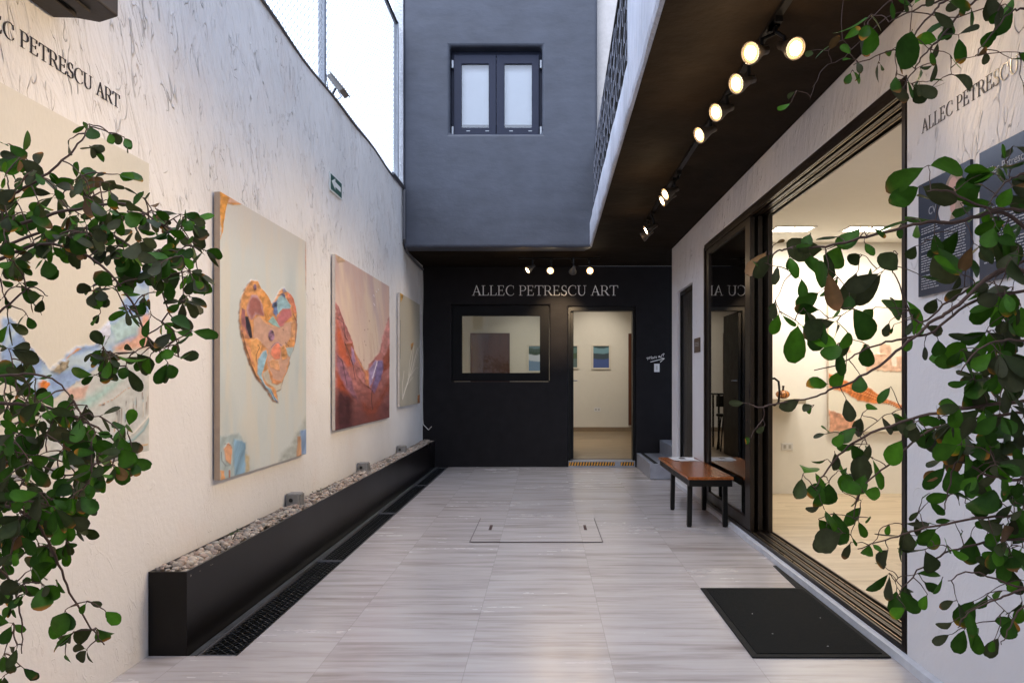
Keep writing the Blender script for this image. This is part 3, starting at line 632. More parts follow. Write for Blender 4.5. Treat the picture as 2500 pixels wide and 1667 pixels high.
# brown box high on the wall
bxr = empty('wall_box', (-1.7, 2.5, 2.6), 'dark brown metal box high on the wall above the black lettering', 'box')
m = MB(); m.prism([(-1.80, 2.74, 2.6), (-1.68, 2.80, 2.6), (-1.585, 2.755, 2.6), (-1.62, 1.9, 2.6), (-1.805, 1.9, 2.6)], (0, 0, .5)); m.build('casing', M['brown_box'], bxr, bevel=.006)
m = MB(); m.prism([(-1.80, 2.715, 2.598), (-1.72, 2.72, 2.598), (-1.70, 2.2, 2.598), (-1.80, 2.2, 2.598)], (0, 0, -.018)); m.prism([(-1.695, 2.7, 2.598), (-1.655, 2.7, 2.598), (-1.655, 2.1, 2.598), (-1.695, 2.1, 2.598)], (0, 0, -.010)); m.build('bottom_plate', M['brown_box'], bxr)

# exit sign
c = [on_left(755, 397), on_left(783, 422)]
ya, yb = 4.365*F/1208, 4.617*F/1208; za, zb = 2.825, 2.975
ya, yb = c[0].y, c[1].y
sg = empty('arrow_sign', (xw(ya), (ya+yb)/2, za), 'green sign with a white arrow pointing left on the white wall', 'sign')
w = yb-ya; X0 = xw(ya)
def sgp(u, v, d): return Vector((X0+.004+d, ya+u*w, za+v*(zb-za)))
MB().prism([sgp(0, 0, 0), sgp(1, 0, 0), sgp(1, 1, 0), sgp(0, 1, 0)], (.008, 0, 0)).build('sign_plate', M['sign_white'], sg)
MB().prism([sgp(.04, .08, .0085), sgp(.96, .08, .0085), sgp(.96, .92, .0085), sgp(.04, .92, .0085)], (.001, 0, 0)).build('green_field', M['sign_green'], sg)
MB().prism([sgp(a, b, .0098) for a, b in ((.10, .55), (.40, .86), (.40, .68), (.86, .64), (.86, .38), (.40, .40), (.40, .22))], (.001, 0, 0)).build('arrow', M['sign_white'], sg)

# ------------------------------------------------------------------ planter, gravel, drain
po = lambda Y: (Y-3.36)*0.0064
pl = empty('planter', (-1.7, 7, 0), 'long low black planter box filled with pebbles along the white wall', 'planter')
Y0p, Y1p = 3.36, 10.66; XPo = -1.622; ZP = .381
m = MB()
def pq(x, Y, z): return (x+po(Y), Y, z)
t_ = .012
m.prism([pq(-1.797, Y0p, 0), pq(XPo, Y0p, 0), pq(XPo, Y1p, 0), pq(-1.797, Y1p, 0)], (0, 0, .30))
for xa, xb in ((XPo-t_, XPo), (-1.797, -1.797+t_)): m.prism([pq(xa, Y0p, .30), pq(xb, Y0p, .30), pq(xb, Y1p, .30), pq(xa, Y1p, .30)], (0, 0, ZP-.30))
for ya_, yb_ in ((Y0p, Y0p+t_), (Y1p-t_, Y1p)): m.prism([pq(-1.797+t_, ya_, .30), pq(XPo-t_, ya_, .30), pq(XPo-t_, yb_, .30), pq(-1.797+t_, yb_, .30)], (0, 0, ZP-.30))
m.v = [(v[0], v[1], v[2]-.12 if v[2] < .01 else v[2]) for v in m.v]
m.build('planter_box', M['planter'], pl)
rng = random.Random(11)
ico = bmesh.new(); bmesh.ops.create_icosphere(ico, subdivisions=2, radius=1); IV = [v.co.copy() for v in ico.verts]; IF = [tuple(v.index for v in f.verts) for f in ico.faces]; ico.free()
m = MB(); tone = []; ps = [(.60, .52, .44), (.45, .40, .36), (.62, .48, .40), (.34, .31, .28), (.70, .64, .56), (.50, .36, .28), (.42, .42, .38)]
for i in range(2700):
    Y = rng.uniform(Y0p+.02, Y1p-.02); x = rng.uniform(-1.780, XPo-.018); edge = (x+1.78)/.14
    heap = .038*math.exp(-((edge-.35)/.5)**2)*(0.6+.6*mnoise.noise(Vector((Y*1.1, 0, 0))))+.012*mnoise.noise(Vector((Y*3, 5, 0)))
    r = rng.uniform(.010, .021)*(1 if Y > 4 else 1.1); z = .352+heap+rng.uniform(-.008, .016)
    S = Matrix.Diagonal((rng.uniform(.8, 1.4), rng.uniform(.7, 1.1), rng.uniform(.5, .8))); Rm = Matrix.Rotation(rng.uniform(0, 6.3), 3, 'Z') @ Matrix.Rotation(rng.uniform(-.6, .6), 3, 'X')
    k = len(m.v); c = rng.choice(ps); b = rng.uniform(.28, 1.0); off = rng.uniform(0, 99)
    for v in IV:
        q = Rm @ (S @ (v*(1+.42*mnoise.noise(v*1.3+Vector((off, 0, 0))))))*r; m.v.append((x+po(Y)+q.x, Y+q.y, z+q.z)); tone.append((c[0]*b*.80, c[1]*b*.74, c[2]*b*.67, 1))
    m.f += [tuple(k+j for j in f_) for f_ in IF]
m.tone = tone
tag(m.build('gravel', M['stone'], None, True), 'tan and grey pebbles filling the black planter', 'gravel', kind='stuff')
for i, (x, y, lab) in enumerate(((678, 1160, 'grey lamp block on the pebbles, nearest of the three'), (829, 1083, 'grey lamp block on the pebbles, middle of the three'), (919, 1040, 'grey lamp block on the pebbles, farthest of the three'))):
    Y = (H-.375)*F/(y-CY)-.04; X = xw(Y)+.055
    r = empty('lamp_block', (X, Y, .375), lab, 'lamp', 'grey lamp blocks in the planter')
    m = MB(); m.box(X-.045, X+.045, Y-.05, Y+.05, .372, .47)
    m.build('casing', M['box_grey'], r, bevel=.006)
    m = MB()
    for q in (-.032, -.012, .008, .028): m.box(X+.0455, X+.056, Y+q-.004, Y+q+.006, .378, .464)
    m.build('fin', M['box_grey'], r)
    m = MB(); m.lathe([(0, .0), (.014, .0), (.014, .004)], 12, Matrix.Translation((X-.01, Y-.0505, .425)) @ Matrix.Rotation(math.pi/2, 4, 'X')); m.build('cable_hole', M['tape_black'], r)
def sprout(x, Y, h, lab, seed):
    rg = random.Random(seed); r = empty('seedling', (x, Y, .375), lab, 'plant', 'weeds in the planter')
    st = MB(); lf = MB()
    for i in range(4):
        a = rg.uniform(0, 6.28); tip = Vector((x+.03*math.cos(a), Y+.05*math.sin(a), .375+h*rg.uniform(.5, 1))); st.tube([(x, Y, .37), tip], [.0015, .001], 4)
        for k in range(4):
            b = rg.uniform(0, 6.28); d = Vector((math.cos(b)*.014, math.sin(b)*.018, rg.uniform(-.004, .01))); w = d.cross(Vector((0, 0, 1)))*.35
            lf.poly([tip, tip+d*.5+w, tip+d, tip+d*.5-w])
    st.build('stem', M['bark'], r); lf.tone = [(.05, .09, .03, 1)]*len(lf.v); tag(lf.build('leaves', M['leaf'], r), kind='stuff')
p_ = on_left(540, 1250); sprout(-1.71, 4.05, .06, 'tiny weed sprouting from the pebbles near the planter end', 1); sprout(-1.70, 5.55, .07, 'tiny weed sprouting between the first and second lamp blocks', 2)

dr = empty('floor_drain', (-1.5, 7, 0), 'long dark drainage channel between planter and floor tiles', 'drain')
m = MB(); xa, xb = XPo+.001, -1.3955
m.prism([pq(xa, Y0p, -.12), pq(xb, Y0p, -.12), (-1.382, YB-.001, -.12), pq(xa, YB-.001, -.12)], (0, 0, .01))
m.prism([pq(xa, Y0p-.01, -.12), (xb, Y0p-.01, -.12), (xb, Y0p, -.12), pq(xa, Y0p, -.12)], (0, 0, .119))
m.prism([(xb, Y0p, -.12), (xb+.012, Y0p, -.12), (-1.37, YB-.001, -.12), (-1.382, YB-.001, -.12)], (0, 0, .118))
m.build('channel', M['black_metal'], dr)
m = MB(); m.prism([pq(xa+.004, Y0p, -.03), pq(xa+.034, Y0p, -.03), pq(xa+.034, YB-.002, -.03), pq(xa+.004, YB-.002, -.03)], (0, 0, .028)); m.build('edge_strip', simple('worn_edge_strip', (0.10, 0.105, 0.11), .35, .4, 9, .5), dr)
m = MB(); m.prism([(xb-.010, Y0p, -.03), (xb-.001, Y0p, -.03), (-1.383, YB-.002, -.03), (-1.392, YB-.002, -.03)], (0, 0, .028)); m.build('edge_strip', M['black_metal'], dr)
segs = [Y0p+.012, 5.16, 7.01, 8.87, YB-.01]
for i in range(4):
    ya, yb = segs[i]+.006, segs[i+1]-.006; names = ['nearest', 'second nearest', 'third nearest', 'farthest']
    r = empty('drain_grate', (-1.49, (ya+yb)/2, -.01), f'black expanded metal grate in the floor drain, {names[i]} of the four', 'grate', 'grates along the floor drain')
    x0, x1 = XPo+.04+po(ya), -1.408
    m = MB(); nst = int((yb-ya)/.046)
    for j in range(nst):
        y = ya+.012+j*.046; pts = []
        for k in range(8):
            x = x0+.008+(x1-x0-.016)*k/7+po(y)-po(ya); pts.append((x, y+(.013 if (k % 2) else -.001)+(.0 if j % 2 else .0), -.014+(.006 if k % 2 else 0)))
        m.tube(pts, .0045, 4, False)
        pts2 = [(p[0], y+(.022 if (k % 2) else .042), -.012) for k, p in enumerate(pts)]
        m.tube(pts2, .0036, 4, False)
    m.build('metal_mesh', simple('grate_black_metal', (0.09, 0.10, 0.11), .22, .8), r)
    fr = panel(x0-.002, x1+.006, ya, yb, [(x0+.004, x1, ya+.012, yb-.012)], lambda u, v, d: (u, v, -.025+d), .019); fr.build('grate_frame', M['cable'], r)

# floor hatch
HX0, HX1, HY0, HY1 = -.571, .447, 5.712, 6.70
ht = empty('floor_hatch', (-.06, 6.2, 0), 'square tiled access hatch in the courtyard floor with two lifting slots', 'hatch')
m = MB(); m.poly([(HX0-.008, HY0-.010, .003), (HX1+.008, HY0-.010, .003), (HX1+.008, HY1+.002, .003), (HX0-.008, HY1+.002, .003)]); m.build('groove', simple('hatch_gap', (0.07, 0.05, 0.05), .7), ht)
m = MB(); m.poly([(HX0, HY0, .006), (HX1, HY0, .006), (HX1, HY1+.006, .006), (HX0, HY1+.006, .006)]); 
o = m.build('cover', M['floor'], ht); o.data.transform(Matrix.Translation(ht.location)); ht_loc = ht.location.copy(); o.location = -ht_loc
for x in (-.452, .345): m = MB(); m.box(x-.012, x+.012, 6.16, 6.36, .0062, .008); m.build('lifting_slot', simple('rusty_slot', (0.06, 0.03, 0.028), .7), ht)

# doormat and strip
mt = empty('doormat', (1.25, 3.9, 0), 'large black rubber doormat in front of the sliding door', 'doormat')
m = MB(); m.box(.935, 1.562, 3.326, 4.436, .001, .009); m.build('mat_base', M['rubber'], mt, bevel=.004)
m = MB(); m.box(.965, 1.535, 3.36, 4.40, .0092, .0125); m.build('mat_pile', simple('mat_pile', (0.0055, 0.0065, 0.007), .85, 0, 420, .5, .6, spec=.12), mt, bevel=.003)
m = MB(); m.prism([(1.515, 4.45, .001), (1.562, 4.45, .001), (1.562, 4.98, .001), (1.54, 4.98, .001)], (0, 0, .004)); tag(m.build('dark_strip', M['rubber']), 'thin dark strip on the floor beside the curb beyond the doormat', 'strip')  # thin flat dark wedge beside the curb
rg = random.Random(3)
for i in range(4):
    x, y = rg.uniform(.97, 1.53), rg.uniform(3.38, 4.38); a = rg.uniform(0, 3); l = rg.uniform(.002, .005)
    lt = MB(); lt.prism([(x-l*math.cos(a), y-l*math.sin(a), .0135), (x+.002, y-.001, .0135), (x+l*math.cos(a), y+l*math.sin(a), .0135), (x-.002, y+.001, .0135)], (0, 0, .0015))
    lt.build('lint', M['paper'], mt)

# steps
sx_ = empty('stone_steps', (1.9, 10, 0), 'grey stone steps turning right in the corner of the black wall', 'steps')
def stepbox(x0, z1): m = MB(); m.box(x0, 3.2, 9.31, YB-.003, z1-.196, z1); return m.build('step', M['step'], sx_, bevel=.006)
stepbox(1.332, .200); stepbox(1.665, .392); stepbox(1.99, .584); stepbox(2.3, .776)
box('nosing_strip', M['rubber'], sx_, 1.385, 1.435, 9.33, YB-.01, .2005, .204)

# ------------------------------------------------------------------ sliding door
sd = empty('sliding_glass_door', (XR+.1, (Yj0+Yj1)/2, .03), 'tall dark bronze sliding glass door standing open in the white wall', 'door')
D = .198
m = MB(); z0s, z1s = .031, 2.599
m.box(XR+.001, XR+D, Yj0+.002, Yj1-.002, z1s-.03, z1s); m.box(XR+.001, XR+D, Yj0+.002, Yj1-.002, z0s, z0s+.016)
m.box(XR-.004, XR+D, Yj0+.002, Yj0+.032, z0s+.016, z1s-.03); m.box(XR-.004, XR+D, Yj1-.034, Yj1-.002, z0s+.016, z1s-.03)
m.build('door_frame', M['bronze'], sd)
for nm, za, zb in (('head_track', z1s-.062, z1s-.0305), ('sill_track', z0s+.0165, z0s+.036)):
    m = MB(); mm = MB()
    for x in (.004, .052, .064, .114, .126, .184): m.box(XR+x, XR+x+.010, Yj0+.033, Yj1-.035, za, zb)
    o = m.build(nm, M['bronze'], sd)
    for x in (.030, .092, .154): mm.box(XR+x-.003, XR+x+.003, Yj0+.033, Yj1-.035, za+.004, zb)
    mm.build('guide_rail', M['bronze_lit'], o)
def leaf(X, ya, yb, mat, sw=.10, handle=None):
    z0, z1 = z0s+.038, z1s-.064
    r = panel(ya, yb, z0, z1, [(ya+sw, yb-sw*.8, z0+.09, z1-.05)], lambda u, v, d: (X+d, u, v), .036).build('door_leaf', M['bronze'], sd, bevel=.003)
    m = MB(); m.box(X+.014, X+.019, ya+sw-.003, yb-sw*.8+.003, z0+.087, z1-.047); m.build('pane', mat, r)
    if handle:
        for s in handle:
            xh = X if s < 0 else X+.036; zc = 1.16; yc = ya+.05
            m = MB(); m.tube([(xh, yc, zc+.10), (xh+s*.03, yc, zc+.105), (xh+s*.055, yc-.02, zc+.08), (xh+s*.06, yc-.03, zc), (xh+s*.055, yc-.02, zc-.08), (xh+s*.03, yc, zc-.105), (xh, yc, zc-.10)], .009, 8); m.build('handle', M['black_metal'], r)
leaf(XR+.012, 5.80, Yj1-.036, M['glass_mirror'], .14)
leaf(XR+.074, 5.79, 7.0, M['glass'], .15, (-1,))
leaf(XR+.136, 5.74, 6.95, M['glass'], .12, (1,))
box('jamb_panel', M['black_metal'], sd, XR+.06, XR+D, 7.02, Yj1-.036, z0s+.038, z1s-.064)

# plaque, switch, posters
pq1, pq2 = F*XR/(1595.5-CX), F*XR/(1609-CX)
m = MB(); m.box(XR-.008, XR-.0005, pq2, pq1, 1.54, 1.69); o = m.build('plaque', M['plaque'], None, bevel=.002); tag(o, 'small brown plaque beside the narrow black door', 'plaque')
m = MB()
for i in range(3): m.box(XR-.0095, XR-.0082, pq2+.04, pq1-.04, 1.605+i*.016, 1.611+i*.016)
m.build('plate_text', M['poster_ink'], o)
outlet('switch_plate', (XR-.001, 2.87, 1.25+(873-806)/950*1.6), (0, -1, 0), (-1, 0, 0), 'white switch plate on the near white wall below the posters', 'switch', .07, .115)
def text_obj(s, size, loc, name, mat, parent):
    c = bpy.data.curves.new(name, 'FONT'); c.body = s; c.size = size; c.extrude = .0004
    t = bpy.data.objects.new('tmp', c); COL.objects.link(t); dg = bpy.context.evaluated_depsgraph_get(); dg.update()
    me = bpy.data.meshes.new_from_object(t.evaluated_get(dg)); bpy.data.objects.remove(t)
    R_ = Matrix(((0, 0, -1, 0), (-1, 0, 0, 0), (0, 1, 0, 0), (0, 0, 0, 1)))
    me.transform(Matrix.Translation(Vector(loc)-parent.location) @ R_); me.materials.clear(); me.materials.append(mat)
    o = bpy.data.objects.new(name, me); COL.objects.link(o); o.parent = parent; return o
def poster(yl, w, z0, z1, lab, heading, cols, portrait, seed):
    """yl: end nearest the sliding door; reads towards the viewpoint"""
    r = empty('poster', (XR-.01, yl-w/2, z0), lab, 'poster', 'dark posters on the near white wall')
    m = MB(); m.box(XR-.012, XR-.0005, yl-w, yl, z0, z1); m.build('board', M['poster'], r)
    X = XR-.0125
    rg = random.Random(seed)
    def band(ya, yb, za, zb, d=.0006): m.box(X-d, X-.0001, yb, ya, za, zb)
    for (u0, u1, v0, v1) in cols:
        m = MB(); v = v1
        while v > v0:
            e = u1-(rg.random()*.25*(u1-u0) if rg.random() < .25 else rg.random()*.02)
            u = u0
            while u < e-.01:
                L = rg.uniform(.02, .09); band(yl-u*w, yl-min(u+L, e)*w, z0+v*(z1-z0)-.0042, z0+v*(z1-z0)); u += L+.014
            v -= .0225
            if rg.random() < .12: v -= .02
        m.build('poster_text', M['poster_ink'], r)
    text_obj(heading[0], heading[3], (X-.0003, yl-heading[1]*w, z0+heading[2]*(z1-z0)), 'poster_heading', M['poster_ink'], r)
    if portrait:
        def ell(cu, cv, ru, rv, d, name, mat, n=28, wob=0):
            m = MB(); pts = [Vector((X-.0002, yl-(cu+ru*math.cos(a)*(1+wob*math.sin(3*a)))*w, z0+(cv+rv*math.sin(a))*(z1-z0))) for a in [2*math.pi*i/n for i in range(n)]]; m.prism(pts, (-d, 0, 0)); return m.build(name, mat, r)
        ell(.72, .80, .17, .165, .0003, 'printed_hair', M['hair_print'], wob=.08); ell(.70, .68, .2, .1, .0004, 'printed_hair', M['hair_print'])
        ell(.56, .66, .13, .10, .0005, 'printed_shirt', M['shirt_print'], wob=.12)
        fc = ell(.70, .82, .095, .105, .0007, 'printed_face', M['skin_print']); ell(.70, .69, .05, .06, .0006, 'printed_neck', M['skin_print'])
        for a, b, c1, c2 in ((.665, .835, .02, .008), (.735, .835, .02, .008), (.70, .77, .028, .008), (.70, .80, .008, .02)): ell(a, b, c1, c2, .0010, 'printed_feature', M['dark_print'], 14)
Yp1 = F*XR/(2116-CX)
poster(Yp1, .38, 1.602, 2.073, 'dark poster with a printed portrait of a woman, next to the sliding door', ('CV', .22, .70, .045), [(.07, .46, .06, .60), (.54, .94, .22, .52)], True, 4)
poster(F*XR/(2257-CX), .40, 1.602, 2.077, 'dark text poster at the right edge, beyond the portrait poster', ('Allec Petrescu', .10, .80, .040), [(.08, .90, .12, .55)], False, 9)

# gallery room behind the sliding door
GZ, GY = .05, 7.85
gr = empty('side_gallery', (3.4, 4, GZ), 'bright warm white gallery room behind the open sliding door', 'room')
xg = XR+.201
box('room_floor', M['floor_in'], gr, xg, 5.2, -.6, GY, -.1, GZ)
wl = MB(); wl.box(xg, 5.3, GY, GY+.1, -.1, 2.9); wl.box(5.2, 5.3, -.6, GY, -.1, 2.9); wl.box(xg, 5.3, -.7, -.6, -.1, 2.9); wl.build('room_wall', M['white_in'], gr)
box('room_ceiling', M['white_in'], gr, xg, 5.2, -.6, GY, 2.71, 2.80)
for i, (xa, xb, lab) in enumerate(((1778, 1862, 'glowing ceiling panel in the side gallery, nearer the door frame'), (1943, 2035, 'glowing ceiling panel in the side gallery, farther from the door frame'))):
    Yc = 7.14; X0, X1 = (xa-CX)/F*Yc, (xb-CX)/F*Yc
    r = empty('ceiling_panel', ((X0+X1)/2, Yc, 2.70), lab, 'ceiling light', 'ceiling panels in the side gallery')
    panel(X0-.02, X1+.02, 7.01, 7.27, [(X0, X1, 7.03, 7.25)], lambda u, v, d: (u, v, 2.700+d), .009).build('panel_rim', M['white_plastic'], r)
    m = MB()
    for k in range(2):
        a, b = X0+(X1-X0)*(.5*k+.04), X0+(X1-X0)*(.5*k+.46); m.prism([(a, 7.04, 2.704), (b, 7.04, 2.704), (b, 7.24, 2.704), (a, 7.24, 2.704)], (0, 0, .004))
    m.build('diffuser', M['panel_light'], r)
sh = empty('wall_shelf', (2.3, 7.7, 1.0), 'pale wall shelf in the side gallery with a ceramic pumpkin', 'shelf')
box('shelf_board', simple('shelf_taupe', (0.42, 0.36, 0.28), .5), sh, xg, 2.655, 7.50, GY-.001, 1.01, 1.06, .003)
pk = empty('ceramic_pumpkin', (2.47, 7.66, 1.06), 'striped orange ceramic pumpkin on the pale shelf', 'ornament')
m = MB(); tn = []; nu, nv = 36, 16
for j in range(nv+1):
    ph = math.pi*j/nv
    for i in range(nu):
        a = 2*math.pi*i/nu; rr = .068*(1+.07*math.cos(9*a))*math.sin(ph)**.8; m.v.append((2.47+rr*math.cos(a), 7.66+rr*math.sin(a), 1.062+.042-.042*math.cos(ph)))
        s = (math.cos(9*a) > .55) or (j % 4 == 0 and i % 3); tn.append((.07, .03, .02, 1) if s else (.50, .20, .06, 1))
for j in range(nv):
    for i in range(nu): a, b = j*nu+i, j*nu+(i+1) % nu; m.f.append((a, b, b+nu, a+nu))
m.tone = tn; m.build('pumpkin_body', M['pumpkin'], pk, True)
m = MB(); m.tube([(2.47, 7.66, 1.14), (2.472, 7.66, 1.165), (2.476, 7.66, 1.195)], [.014, .010, .013], 10); m.build('stem', M['brown_box'], pk)
outlet('wall_socket', ((1808-CX)/F*GY, GY-.001, H-(1025-CY)/F*GY), (1, 0, 0), (0, -1, 0), 'white wall socket below the shelf in the side gallery', 'outlet', .12, .075)

# ------------------------------------------------------------------ bench
be = empty('bench', (1.4, 7.0, 0), 'low wooden bench with orange varnished top and black legs', 'bench')
bx0, bx1, by0, by1, zt_ = 1.205, 1.588, 6.20, 7.80, .44
box('seat', M['bench'], be, bx0, bx1, by0, by1, zt_-.024, zt_, .004)
m = MB(); panel(bx0+.012, bx1-.008, by0+.012, by1-.012, [(bx0+.045, bx1-.04, by0+.045, by1-.045)], lambda u, v, d: (u, v, zt_-.082+d), .057).build('apron', M['black_metal'], be, bevel=.002)
for x in (bx0+.045, bx1-.045):
    for y in (6.32, 7.15):
        lm = MB(); dx = -.012 if x < 1.4 else .0; lm.prism([(x-.020+dx, y-.020, .012), (x+.020+dx, y-.020, .012), (x+.020+dx, y+.020, .012), (x-.020+dx, y+.020, .012)], (-dx*.5, 0, .346))
        lg = lm.build('leg', M['black_metal'], be, bevel=.003)
        f_ = MB(); f_.lathe([(.018, 0), (.020, .012)], 12, Matrix.Translation((x+dx, y, 0)), True); f_.build('foot', M['rubber'], lg)
m = MB(); rg = random.Random(2)
for i in range(4):
    a = rg.uniform(-.15, .15); cx, cy = 1.42+rg.uniform(-.03, .03), 7.60+rg.uniform(-.05, .05); z = zt_+.0008+i*.0016
    R_ = Matrix.Rotation(a, 3, 'Z'); m.prism([R_ @ Vector((u, v, 0))+Vector((cx, cy, z)) for u, v in ((-.105, -.145), (.105, -.145), (.105, .145), (-.105, .145))], (0, 0, .0008))
o = m.build('leaflets', M['paper']); tag(o, 'small stack of white leaflets at the far end of the bench', 'leaflets')
m = MB(); m.box(1.39, 1.45, 7.55, 7.68, zt_+.0075, zt_+.0078); m.build('printed_photo', M['dark_print'], o)

# ------------------------------------------------------------------ lamps on tracks
WARM = (1.0, 0.72, 0.43)
def track(name, a, b, lab):
    a, b = Vector(a), Vector(b); r = empty(name, (a+b)/2, lab, 'light track'); m = MB()
    d = (b-a).normalized(); w = d.cross(Vector((0, 0, 1)))*.017
    m.prism([a-w, b-w, b+w, a+w], (0, 0, -.02)); m.build('rail', M['black_metal'], r)
ZC = 2.899
track('light_track', (1.05, 2.15, ZC), (1.05, 7.7, ZC), 'long black light track under the balcony')
track('light_track', (-.35, 9.95, ZC), (.75, 9.95, ZC), 'short black light track above the door wall')
def spot(px, py, Y, X_track, aim, lit, lab, energy, grp, cone=75, y_track=None):
    p = at(px, py, Y); d = (Vector(aim)-p).normalized()
    r = empty('track_spotlight', p, lab, 'spotlight', grp)
    zax = -d; xax = zax.orthogonal().normalized(); yax = zax.cross(xax); Mx = Matrix((xax, yax, zax)).transposed().to_4x4(); Mx.translation = p
    m = MB(); m.lathe([(.048, 0), (.050, .004), (.047, .022), (.030, .062), (.021, .090), (.019, .125), (0.0, .127)], 28, Mx); m.lathe([(.048, 0), (.044, .001), (.042, .010)], 28, Mx)
    m.build('housing', M['lamp_shell'], r, True)
    m = MB(); m.lathe([(.029, .002), (.026, .0005), (.016, -.002), (0.0005, -.003)], 28, Mx); bo = m.build('bulb', M['bulb'] if lit else M['bulb_off'], r, True)
    m = MB(); m.lathe([(.0430, .009), (.0380, .006), (.0295, .0025)], 28, Mx); m.build('reflector_rim', M['bulb_rim'] if lit else M['bulb_off'], r, True)
    m = MB(); yt = p.y if y_track is None else y_track; base = Vector((X_track, yt+.0, ZC-.02)) if X_track is not None else Vector((p.x, y_track, ZC-.02)); back = Mx @ Vector((0, 0, .09))
    base = Vector((X_track if X_track is not None else back.x, back.y if y_track is None else y_track, ZC-.02))
    m.tube([base, base+Vector((0, 0, -.05)), Vector((back.x, back.y, base.z-.075)), back], .010, 8); m.box(base.x-.017, base.x+.017, base.y-.05, base.y+.05, base.z-.026, base.z+.0005); m.build('arm', M['black_metal'], r)
    if lit:
        L = bpy.data.lights.new('spot_beam', 'SPOT'); L.energy = energy; L.color = WARM; L.spot_size = math.radians(cone); L.spot_blend = .9; L.shadow_soft_size = .04
        lo = bpy.data.objects.new('spot_beam', L); COL.objects.link(lo); lo.parent = r; lo.rotation_euler = (-zax).to_track_quat('-Z', 'Y').to_euler(); lo.location = d*.02
        if energy > 10:
            L2 = bpy.data.lights.new('bulb_spill', 'POINT'); L2.energy = .5; L2.color = (1, .62, .28); L2.shadow_soft_size = .03; l2 = bpy.data.objects.new('bulb_spill', L2); COL.objects.link(l2); l2.parent = r; l2.location = d*.07
    return r
G1, G2 = 'spotlights on the balcony track', 'spotlights above the door wall'
E = 42
spot(1723, 122, F*1.47/751, 1.05, (-1.5, 1.53, 1.6), True, 'lit spotlight facing the viewer, nearest on the balcony track', E, G1)
spot(1828, 112, F*1.47/761, 1.05, (1.6, 1.9, 1.9), True, 'lit spotlight turned to the near white wall beside the nearest one', 12, G1)
spot(1690, 193, F*1.45/680, 1.05, (-1.8, 2.2, 1.5), True, 'lit spotlight, second along the balcony track, large and round', E, G1)
spot(1643, 259, F*1.45/614, 1.05, (-1.8, 2.6, 1.4), True, 'lit spotlight, third along the balcony track', E, G1)
spot(1605, 311, F*1.45/562, 1.05, (-1.8, 3.4, 1.3), True, 'lit spotlight, fourth along the balcony track just before the bare rail', E, G1)
spot(1527, 447, F*1.45/426, 1.05, (-1.8, 5.0, 1.3), True, 'lit spotlight, upper of the close pair halfway along the track', E, G1)
spot(1520, 462, F*1.45/411, 1.05, (-1.8, 5.8, 1.3), True, 'lit spotlight, lower of the close pair halfway along the track', E, G1)
spot(1483, 530, F*1.45/343, 1.05, (-1.8, 7.2, 1.2), True, 'lit spotlight near the far end of the balcony track', E, G1)
spot(1475, 545, F*1.45/328, 1.05, (-1.8, 8.6, 1.2), False, 'unlit grey spotlight at the far end of the balcony track', 0, G1)
YS = 1.41*F/251
spot(1211, 621, YS, None, (-1.75, 8.9, 1.5), True, 'leftmost spotlight above the door wall, turned to the white wall', 16, G2, 80, 9.95)
spot(1264, 622, YS, None, (-.7, 5, .4), True, 'second spotlight from the left above the door wall, lit', 6, G2, 70, 9.95)
spot(1315, 625, YS, None, (.20, 10.68, 2.05), True, 'spotlight above the door wall turned to the wall, showing its pale back', 95, G2, 46, 9.95)
spot(1355, 622, YS, None, (.2, 4, .6), True, 'brightest spotlight above the door wall, farthest right of the four', 5, G2, 62, 9.95)

def area(loc, size, energy, color, rot=(0, 0, 0), name='room_light', sy=None):
    L = bpy.data.lights.new(name, 'AREA'); L.energy = energy; L.color = color; L.size = size; L.shape = 'RECTANGLE'; L.size_y = sy or size
    o = bpy.data.objects.new(name, L); COL.objects.link(o); o.location = loc; o.rotation_euler = rot; return o
def inner_spot(p, aim, e, cone=80):
    L = bpy.data.lights.new('room_spot', 'SPOT'); L.energy = e; L.color = (1, .90, .76); L.spot_size = math.radians(cone); L.spot_blend = .9; L.shadow_soft_size = .06
    o = bpy.data.objects.new('room_spot', L); COL.objects.link(o); o.location = p; o.rotation_euler = (Vector(aim)-Vector(p)).to_track_quat('-Z', 'Y').to_euler()
area((2.4, 7.14, 2.69), .35, 9, (1, .91, .78)); area((3.1, 7.14, 2.69), .38, 9, (1, .91, .78))
area((3.2, 4.8, 2.69), .35, 12, (1, .90, .76)); area((3.2, 2.4, 2.69), .35, 11, (1, .90, .76))
inner_spot((3.6, 6.9, 2.6), (3.6, 7.8, 1.7), 17, 95)
area((0.2, 13.6, 3.08), .5, 24, (1, .90, .74)); inner_spot((1.3, 15.2, 3.0), (1.1, 16.7, 1.8), 34); inner_spot((-.4, 15.2, 3.0), (-.3, 16.7, 1.6), 16)

